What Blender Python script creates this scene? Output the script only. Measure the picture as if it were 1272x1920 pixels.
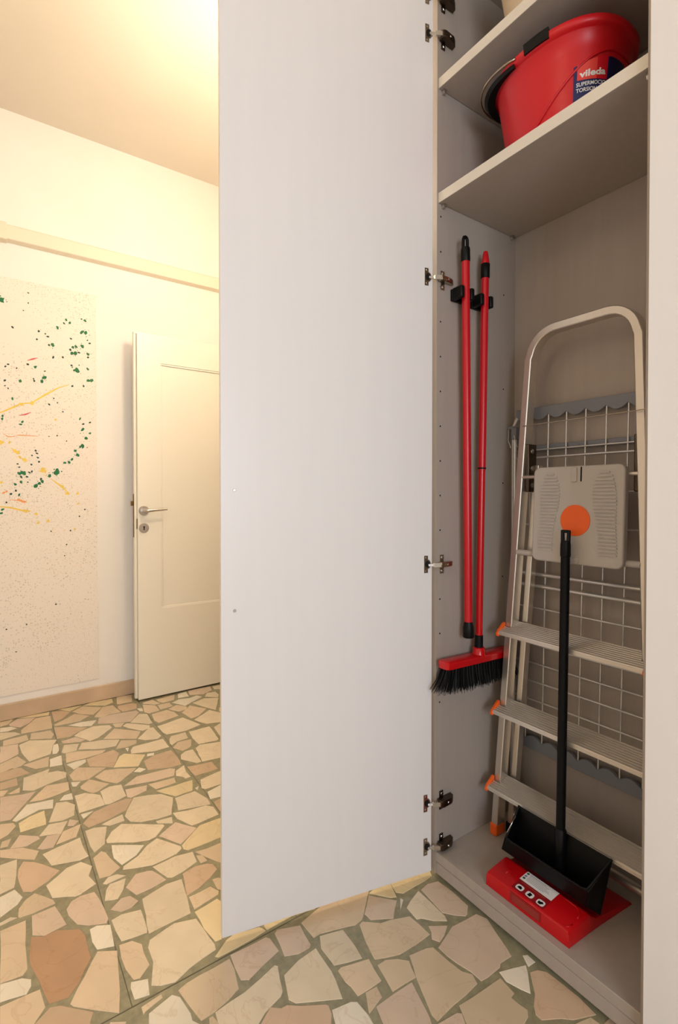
import bpy, bmesh, math, random
from mathutils import Vector, Matrix
random.seed(7)
for o in list(bpy.data.objects): bpy.data.objects.remove(o)
SC = bpy.context.scene
COL = SC.collection

# ------------------------------------------------------------------ camera, light, exposure
CAM_POS = Vector((1.0370, -1.0610, 1.1103))
YAW, PITCH, FPX = math.radians(34.7813), math.radians(0.7446), 950.68
fw = Vector((-math.cos(YAW)*math.cos(PITCH), math.sin(YAW)*math.cos(PITCH), -math.sin(PITCH)))
cam = bpy.data.objects.new('camera', bpy.data.cameras.new('camera'))
COL.objects.link(cam)
cam.location = CAM_POS
cam.rotation_euler = fw.to_track_quat('-Z', 'Y').to_euler()
cam.data.sensor_fit = 'HORIZONTAL'; cam.data.sensor_width = 36.0
cam.data.lens = FPX/1272*36.0
cam.data.shift_y = -18.694/1272
cam.data.clip_start = 0.02
SC.camera = cam

W_STR, W_LAMP, W_WIN, W_ROOM = 0.6, 62.0, 53.0, 15.0
world = bpy.data.worlds.new('world'); SC.world = world; world.use_nodes = True
bg = world.node_tree.nodes['Background']; bg.inputs[0].default_value = (0.75, 0.85, 1.0, 1); bg.inputs[1].default_value = W_STR
SC.view_settings.view_transform = 'Standard'; SC.view_settings.look = 'None'
SC.view_settings.gamma = 1.0; SC.view_settings.use_curve_mapping = False
SC.view_settings.exposure = 0.0

def area(name, loc, target, size, sizey, power, col):
    l = bpy.data.lights.new(name, 'AREA'); l.shape = 'RECTANGLE'; l.size = size; l.size_y = sizey
    l.energy = power; l.color = col
    o = bpy.data.objects.new(name, l); COL.objects.link(o); o.location = loc
    o.rotation_euler = (Vector(target)-Vector(loc)).to_track_quat('-Z', 'Y').to_euler()
    return o
# daylight entering by the window in the wall to the right of the camera
area('window_daylight', (3.22, -1.65, 1.40), (0.0, -1.65, 1.40), 1.3, 1.3, W_WIN, (0.80, 0.885, 1.0))

# ------------------------------------------------------------------ materials
def lin(c):
    c = c/255.0
    return c/12.92 if c <= 0.04045 else ((c+0.055)/1.055)**2.4
def L3(rgb): return tuple(lin(v) for v in rgb)
MATS = {}
def mat(name, rgb, rough=0.5, metal=0.0, var=0.0, scale=8.0, stretch=(1,1,1), bump=0.0, bscale=None, emit=None, rnd=0.0, rgb2=None, coat=0.0, spec=0.5):
    m = bpy.data.materials.new(name); m.use_nodes = True; nt = m.node_tree; N = nt.nodes; K = nt.links
    b = N['Principled BSDF']; b.inputs['Roughness'].default_value = rough; b.inputs['Metallic'].default_value = metal
    b.inputs['Specular IOR Level'].default_value = spec
    if coat: b.inputs['Coat Weight'].default_value = coat; b.inputs['Coat Roughness'].default_value = 0.12
    base = L3(rgb); b.inputs['Base Color'].default_value = (*base, 1)
    tc = N.new('ShaderNodeTexCoord'); mp = N.new('ShaderNodeMapping'); mp.inputs['Scale'].default_value = stretch
    K.new(tc.outputs['Object'], mp.inputs['Vector'])
    last = None
    if var or rgb2:
        n = N.new('ShaderNodeTexNoise'); n.inputs['Scale'].default_value = scale; n.inputs['Detail'].default_value = 5
        K.new(mp.outputs[0], n.inputs['Vector'])
        r = N.new('ShaderNodeValToRGB'); r.color_ramp.elements[0].position = 0.3; r.color_ramp.elements[1].position = 0.7
        c2 = L3(rgb2) if rgb2 else tuple(v*(1-var) for v in base)
        c1 = base if rgb2 else tuple(min(1, v*(1+var*0.6)) for v in base)
        r.color_ramp.elements[0].color = (*c2, 1); r.color_ramp.elements[1].color = (*c1, 1)
        K.new(n.outputs['Fac'], r.inputs[0]); last = r.outputs[0]
    if rnd:
        oi = N.new('ShaderNodeObjectInfo'); mr = N.new('ShaderNodeMapRange')
        mr.inputs['To Min'].default_value = 1-rnd; mr.inputs['To Max'].default_value = 1+rnd*0.6
        K.new(oi.outputs['Random'], mr.inputs['Value'])
        hs = N.new('ShaderNodeHueSaturation'); K.new(mr.outputs[0], hs.inputs['Value'])
        if last: K.new(last, hs.inputs['Color'])
        else: hs.inputs['Color'].default_value = (*base, 1)
        last = hs.outputs[0]
    if last: K.new(last, b.inputs['Base Color'])
    if bump:
        n2 = N.new('ShaderNodeTexNoise'); n2.inputs['Scale'].default_value = bscale or scale; n2.inputs['Detail'].default_value = 4
        K.new(mp.outputs[0], n2.inputs['Vector'])
        bp = N.new('ShaderNodeBump'); bp.inputs['Strength'].default_value = bump; bp.inputs['Distance'].default_value = 0.002
        K.new(n2.outputs['Fac'], bp.inputs['Height']); K.new(bp.outputs[0], b.inputs['Normal'])
    if emit:
        b.inputs['Emission Color'].default_value = (*emit[0], 1); b.inputs['Emission Strength'].default_value = emit[1]
    MATS[name] = m
    return m
mat('plaster', (243,236,226), 0.85, var=0.03, scale=2.5, bump=0.15, bscale=60)
mat('ceiling_paint', (228,218,202), 0.9, var=0.03, scale=1.5)
mat('trim_paint', (236,223,200), 0.5)
mat('door_paint', (240,232,214), 0.38, var=0.02, scale=3, stretch=(1,1,.2))
mat('baseboard_marble', (208,180,148), 0.35, var=0.14, scale=6, bump=0.05)
mat('mortar', (153,146,116), 0.18, var=0.2, scale=60, bump=0.05, bscale=180)
mat('joint', (98,92,72), 0.6)
mat('melamine', (172,160,149), 0.55, var=0.03, scale=14, stretch=(4,4,.3), bump=0.08, bscale=90)
mat('melamine_edge', (224,214,198), 0.5, var=0.02, scale=20)
mat('cabinet_white', (238,234,232), 0.36, var=0.012, scale=10, stretch=(3,3,.2))
mat('steel', (176,162,142), 0.28, 1.0)
mat('steel_dark', (92,80,68), 0.35, 1.0)
mat('chrome', (205,202,198), 0.18, 1.0)
mat('nickel', (196,190,184), 0.32, 1.0)
mat('brass_dark', (118,92,48), 0.4, 0.9)
mat('black_plastic', (10,10,10), 0.42, spec=0.22)
mat('black_matte', (8,8,8), 0.5, spec=0.2, bump=0.05, bscale=200)
mat('black_hole', (8,8,8), 0.9)
mat('red_plastic', (205,14,28), 0.36, var=0.03, scale=5)
mat('red_pole', (196,12,28), 0.3)
mat('red_gloss', (196,8,18), 0.24)
mat('bristle', (15,15,15), 0.5, spec=0.25, rnd=0.2)
mat('aluminium', (222,214,203), 0.32, 0.88, var=0.05, scale=20, stretch=(1,1,.1))
mat('aluminium_step', (220,212,202), 0.34, 0.6)
mat('rack_wire', (224,221,217), 0.28, 0.6)
mat('rack_grey', (128,130,136), 0.5)
mat('platform_grey', (188,180,172), 0.55)
mat('orange_plastic', (246,100,20), 0.42)
mat('cream_shade', (222,200,168), 0.7, var=0.05, scale=30)
mat('label_navy', (24,30,92), 0.35)
mat('label_navy_deep', (14,18,58), 0.35)
mat('label_salmon', (236,70,62), 0.35)
mat('label_red', (214,12,34), 0.35)
mat('label_maroon', (150,14,26), 0.35)
mat('label_white', (238,236,234), 0.4)
mat('label_grey', (120,118,122), 0.5)
mat('label_tan', (176,96,72), 0.5)
mat('label_green', (40,96,62), 0.5)
mat('label_lilac', (150,126,170), 0.5)
mat('paint_green', (28,112,58), 0.6, var=0.25, scale=40)
mat('paint_dark_green', (34,62,42), 0.6)
mat('paint_yellow', (240,206,92), 0.6, var=0.1, scale=40)
mat('paint_orange', (236,160,92), 0.6)
mat('paint_red', (214,92,92), 0.6)
mat('lamp_glass', (255,244,224), 0.4, emit=((1.0, 0.83, 0.62), W_LAMP))
mat('lamp_glass_room', (255,244,224), 0.4, emit=((1.0, 0.80, 0.55), W_ROOM))
mat('pane_glass', (200,215,225), 0.05, 0.0)
mat('threshold', (120,100,80), 0.5)
STONE = {'c': (231,214,184), 't': (222,199,167), 'p': (221,197,172), 'w': (240,229,207), 'y': (233,213,170), 'b': (209,181,150), 'B': (188,149,114), 'o': (217,187,156)}
def stone_mat(k, rgb):
    m = mat('stone_'+k, rgb, 0.14, var=0.08, scale=9, rnd=0.09, bump=0.05, bscale=70)
    nt = m.node_tree; N = nt.nodes; K = nt.links; b = N['Principled BSDF']
    src = b.inputs['Base Color'].links[0].from_socket
    tc = N['Texture Coordinate']
    oi = N.new('ShaderNodeObjectInfo')
    ad = N.new('ShaderNodeVectorMath'); ad.operation = 'ADD'
    K.new(tc.outputs['Object'], ad.inputs[0]); K.new(oi.outputs['Location'], ad.inputs[1])
    w = N.new('ShaderNodeTexNoise'); w.inputs['Scale'].default_value = 6.5; w.inputs['Detail'].default_value = 7; w.inputs['Distortion'].default_value = 1.6
    K.new(ad.outputs[0], w.inputs['Vector'])
    r = N.new('ShaderNodeValToRGB')
    e = r.color_ramp.elements; e[0].position = 0.485; e[0].color = (1,1,1,1); e[1].position = 0.515; e[1].color = (1,1,1,1)
    q = r.color_ramp.elements.new(0.5); q.color = (0.84,0.76,0.70,1)
    K.new(w.outputs['Fac'], r.inputs[0])
    mx = N.new('ShaderNodeMix'); mx.data_type = 'RGBA'; mx.blend_type = 'MULTIPLY'; mx.inputs[0].default_value = 0.55
    K.new(src, mx.inputs[6]); K.new(r.outputs[0], mx.inputs[7])
    K.new(mx.outputs[2], b.inputs['Base Color'])
for k, v in STONE.items(): stone_mat(k, v)

# ------------------------------------------------------------------ mesh helpers
WLOC = {}
class MB:
    def __init__(s): s.v = []; s.f = []; s.mi = []; s.cur = 0
    def add(s, vs, fs):
        o = len(s.v); s.v += [tuple(p) for p in vs]
        for f in fs: s.f.append([o+i for i in f]); s.mi.append(s.cur)
    def box(s, a, b):
        (x0,y0,z0),(x1,y1,z1) = a, b
        s.add([(x0,y0,z0),(x1,y0,z0),(x1,y1,z0),(x0,y1,z0),(x0,y0,z1),(x1,y0,z1),(x1,y1,z1),(x0,y1,z1)],
              [(0,3,2,1),(4,5,6,7),(0,1,5,4),(1,2,6,5),(2,3,7,6),(3,0,4,7)]); return s
    def hexa(s, p):
        s.add(p, [(0,3,2,1),(4,5,6,7),(0,1,5,4),(1,2,6,5),(2,3,7,6),(3,0,4,7)]); return s
    def prism(s, poly, fn, t0, t1):      # poly of (a,b); fn(a,b,t)->xyz
        n = len(poly)
        s.add([fn(a,b,t0) for a,b in poly]+[fn(a,b,t1) for a,b in poly],
              [tuple(range(n))[::-1], tuple(range(n,2*n))]+[(i,(i+1)%n,n+(i+1)%n,n+i) for i in range(n)]); return s
    def rings(s, R, cap0=True, cap1=True):
        n = len(R[0]); vs = [p for r in R for p in r]; fs = []
        for k in range(len(R)-1):
            for i in range(n): fs.append((k*n+i, k*n+(i+1)%n, (k+1)*n+(i+1)%n, (k+1)*n+i))
        if cap0: fs.append(tuple(range(n))[::-1])
        if cap1: fs.append(tuple((len(R)-1)*n+i for i in range(n)))
        s.add(vs, fs); return s
    def tube(s, path, r, n=10, closed=False):
        P = [Vector(p) for p in path]; m = len(P); R = []; ref = None
        for i, p in enumerate(P):
            if closed: t = (P[(i+1)%m]-P[i-1])
            else: t = P[min(i+1,m-1)]-P[max(i-1,0)]
            t.normalize()
            if ref is None:
                ref = Vector((0,0,1)) if abs(t.z) < 0.9 else Vector((1,0,0))
            u = (ref-t*ref.dot(t)).normalized(); w = t.cross(u); ref = u
            rr = r[i] if isinstance(r, (list,tuple)) else r
            R.append([p+u*(rr*math.cos(2*math.pi*k/n))+w*(rr*math.sin(2*math.pi*k/n)) for k in range(n)])
        if closed: R.append(R[0]); s.rings(R, False, False)
        else: s.rings(R)
        return s
    def sweep(s, path, wx, dy, ydir=Vector((0,1,0))):      # rectangular bar swept along a path, depth along ydir
        P = [Vector(p) for p in path]; m = len(P); R = []
        for i, p in enumerate(P):
            t = (P[min(i+1,m-1)]-P[max(i-1,0)]).normalized(); u = t.cross(ydir).normalized()
            k = 1.0
            if 0 < i < m-1:
                a = (P[i]-P[i-1]).normalized(); c = max(0.3, a.dot(t)); k = 1/c
            c = 0.10
            prof = [(-1,-1+c),(-1,1-c),(-1+2*c,1),(1-2*c,1),(1,1-c),(1,-1+c),(1-2*c,-1),(-1+2*c,-1)]
            R.append([p+u*(wx/2*a_*k)+ydir*(dy/2*b_) for a_, b_ in prof])
        s.rings(R); return s
    def disc(s, c, axis, r, h, n=20):
        ax = Vector(axis).normalized(); ref = Vector((0,0,1)) if abs(ax.z) < 0.9 else Vector((1,0,0))
        u = (ref-ax*ref.dot(ax)).normalized(); w = ax.cross(u); c = Vector(c)
        def ring(q, rr): return [c+ax*q+u*(rr*math.cos(2*math.pi*k/n))+w*(rr*math.sin(2*math.pi*k/n)) for k in range(n)]
        e = min(r*0.15, h*0.3)
        s.rings([ring(0,r), ring(h-e,r), ring(h,r-e)]); return s
    def build(s, name, m, parent=None, smooth=False, bevel=0.0, seg=2, kind=None, label=None, autos=None, recalc=True):
        xs = [p[0] for p in s.v]; ys = [p[1] for p in s.v]; zs = [p[2] for p in s.v]
        c = Vector(((min(xs)+max(xs))/2, (min(ys)+max(ys))/2, min(zs)))
        me = bpy.data.meshes.new(name)
        me.from_pydata([(p[0]-c.x, p[1]-c.y, p[2]-c.z) for p in s.v], [], s.f)
        ms = m if isinstance(m, (list,tuple)) else [m]
        for q in ms: me.materials.append(MATS[q])
        if len(ms) > 1: me.polygons.foreach_set('material_index', s.mi)
        if recalc:
            bm = bmesh.new(); bm.from_mesh(me); bmesh.ops.recalc_face_normals(bm, faces=bm.faces); bm.to_mesh(me); bm.free()
        if smooth:
            me.shade_smooth()
            if autos is not None: me.set_sharp_from_angle(angle=math.radians(autos))
        o = bpy.data.objects.new(name, me); COL.objects.link(o)
        place(o, c, parent)
        if bevel:
            md = o.modifiers.new('bevel', 'BEVEL'); md.width = bevel; md.segments = seg; md.limit_method = 'ANGLE'; md.angle_limit = math.radians(40)
            me.shade_smooth(); me.set_sharp_from_angle(angle=math.radians(35))
        if kind: o['kind'] = kind
        if label: o['label'] = label
        return o
def place(o, c, parent):
    c = Vector(c); WLOC[o.name] = c
    if parent is not None:
        o.parent = parent; o.location = c-WLOC[parent.name]
    else: o.location = c
def thing(name, label, cat, loc, group=None):
    o = bpy.data.objects.new(name, None); COL.objects.link(o); o.empty_display_size = 0.05
    place(o, loc, None); o['label'] = label; o['category'] = cat
    if group: o['group'] = group
    return o
def tag(o, label, cat=None, group=None, kind=None):
    o['label'] = label
    if cat: o['category'] = cat
    if group: o['group'] = group
    if kind: o['kind'] = kind
    return o
def text_mesh(txt, size, bold=0.0):
    cu = bpy.data.curves.new('txt', 'FONT'); cu.body = txt; cu.size = size; cu.offset = bold; cu.resolution_u = 3
    o = bpy.data.objects.new('txt', cu); COL.objects.link(o)
    dg = bpy.context.evaluated_depsgraph_get(); me = bpy.data.meshes.new_from_object(o.evaluated_get(dg))
    vs = [tuple(v.co) for v in me.vertices]; fs = [tuple(p.vertices) for p in me.polygons]
    bpy.data.objects.remove(o); bpy.data.meshes.remove(me); bpy.data.curves.remove(cu)
    w = max(v[0] for v in vs)
    return vs, fs, w
def arc(c, r, a0, a1, n, fn):
    return [fn(c[0]+r*math.cos(math.radians(a0+(a1-a0)*i/n)), c[1]+r*math.sin(math.radians(a0+(a1-a0)*i/n))) for i in range(n+1)]

# ------------------------------------------------------------------ the room
XW, ZC = -1.955, 3.0
YB = 0.40            # wall behind the cabinets
XR, YF = 3.3, -3.15
def struct(mb, name, m, label, **k):
    return tag(mb.build(name, m, **k), label, kind='structure')
struct(MB().box((XW-0.12, YF-0.12, 0), (XW, 2.1, ZC)), 'wall_left', 'plaster', 'warm white plaster wall with painting and raceway')
# back wall with the doorway next to the left wall
w = MB(); w.box((-1.00, YB, 0), (XR+0.12, YB+0.12, ZC)); w.box((XW, YB, 2.03), (-1.00, YB+0.12, ZC)); w.box((XW, YB, 0), (-1.86, YB+0.12, 2.03))
struct(w, 'wall_back', 'plaster', 'white plaster wall behind the cabinets with the doorway')
w = MB(); w.box((XW, 2.0, 0), (-0.4, 2.1, ZC)); w.box((-0.5, YB+0.12, 0), (-0.4, 2.0, ZC))
struct(w, 'wall_corridor', 'plaster', 'white plaster wall of the room beyond the doorway')
WY0, WY1 = -2.35, -0.95
w = MB(); w.box((XR, YF-0.12, 0), (XR+0.12, WY0, ZC)); w.box((XR, WY1, 0), (XR+0.12, YB, ZC)); w.box((XR, WY0, 0), (XR+0.12, WY1, 0.72)); w.box((XR, WY0, 2.28), (XR+0.12, WY1, ZC))
struct(w, 'wall_right', 'plaster', 'white plaster wall on the right with the window')
struct(MB().box((XW, YF-0.12, 0), (XR, YF, ZC)), 'wall_front', 'plaster', 'white plaster wall behind the camera')
struct(MB().box((XW-0.12, YF-0.12, ZC), (XR+0.12, 2.1, ZC+0.1)), 'ceiling', 'ceiling_paint', 'plain warm white ceiling')
wn = MB()
for y0, y1, z0, z1 in ((WY0,WY0+0.06,0.72,2.28), (WY1-0.06,WY1,0.72,2.28), (WY0+0.06,WY1-0.06,0.72,0.78), (WY0+0.06,WY1-0.06,2.22,2.28), (-1.68,-1.62,0.78,2.22)): wn.box((XR+0.04,y0,z0), (XR+0.10,y1,z1))
win = struct(wn, 'window_1', 'door_paint', 'white framed window to the right of the camera')

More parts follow.
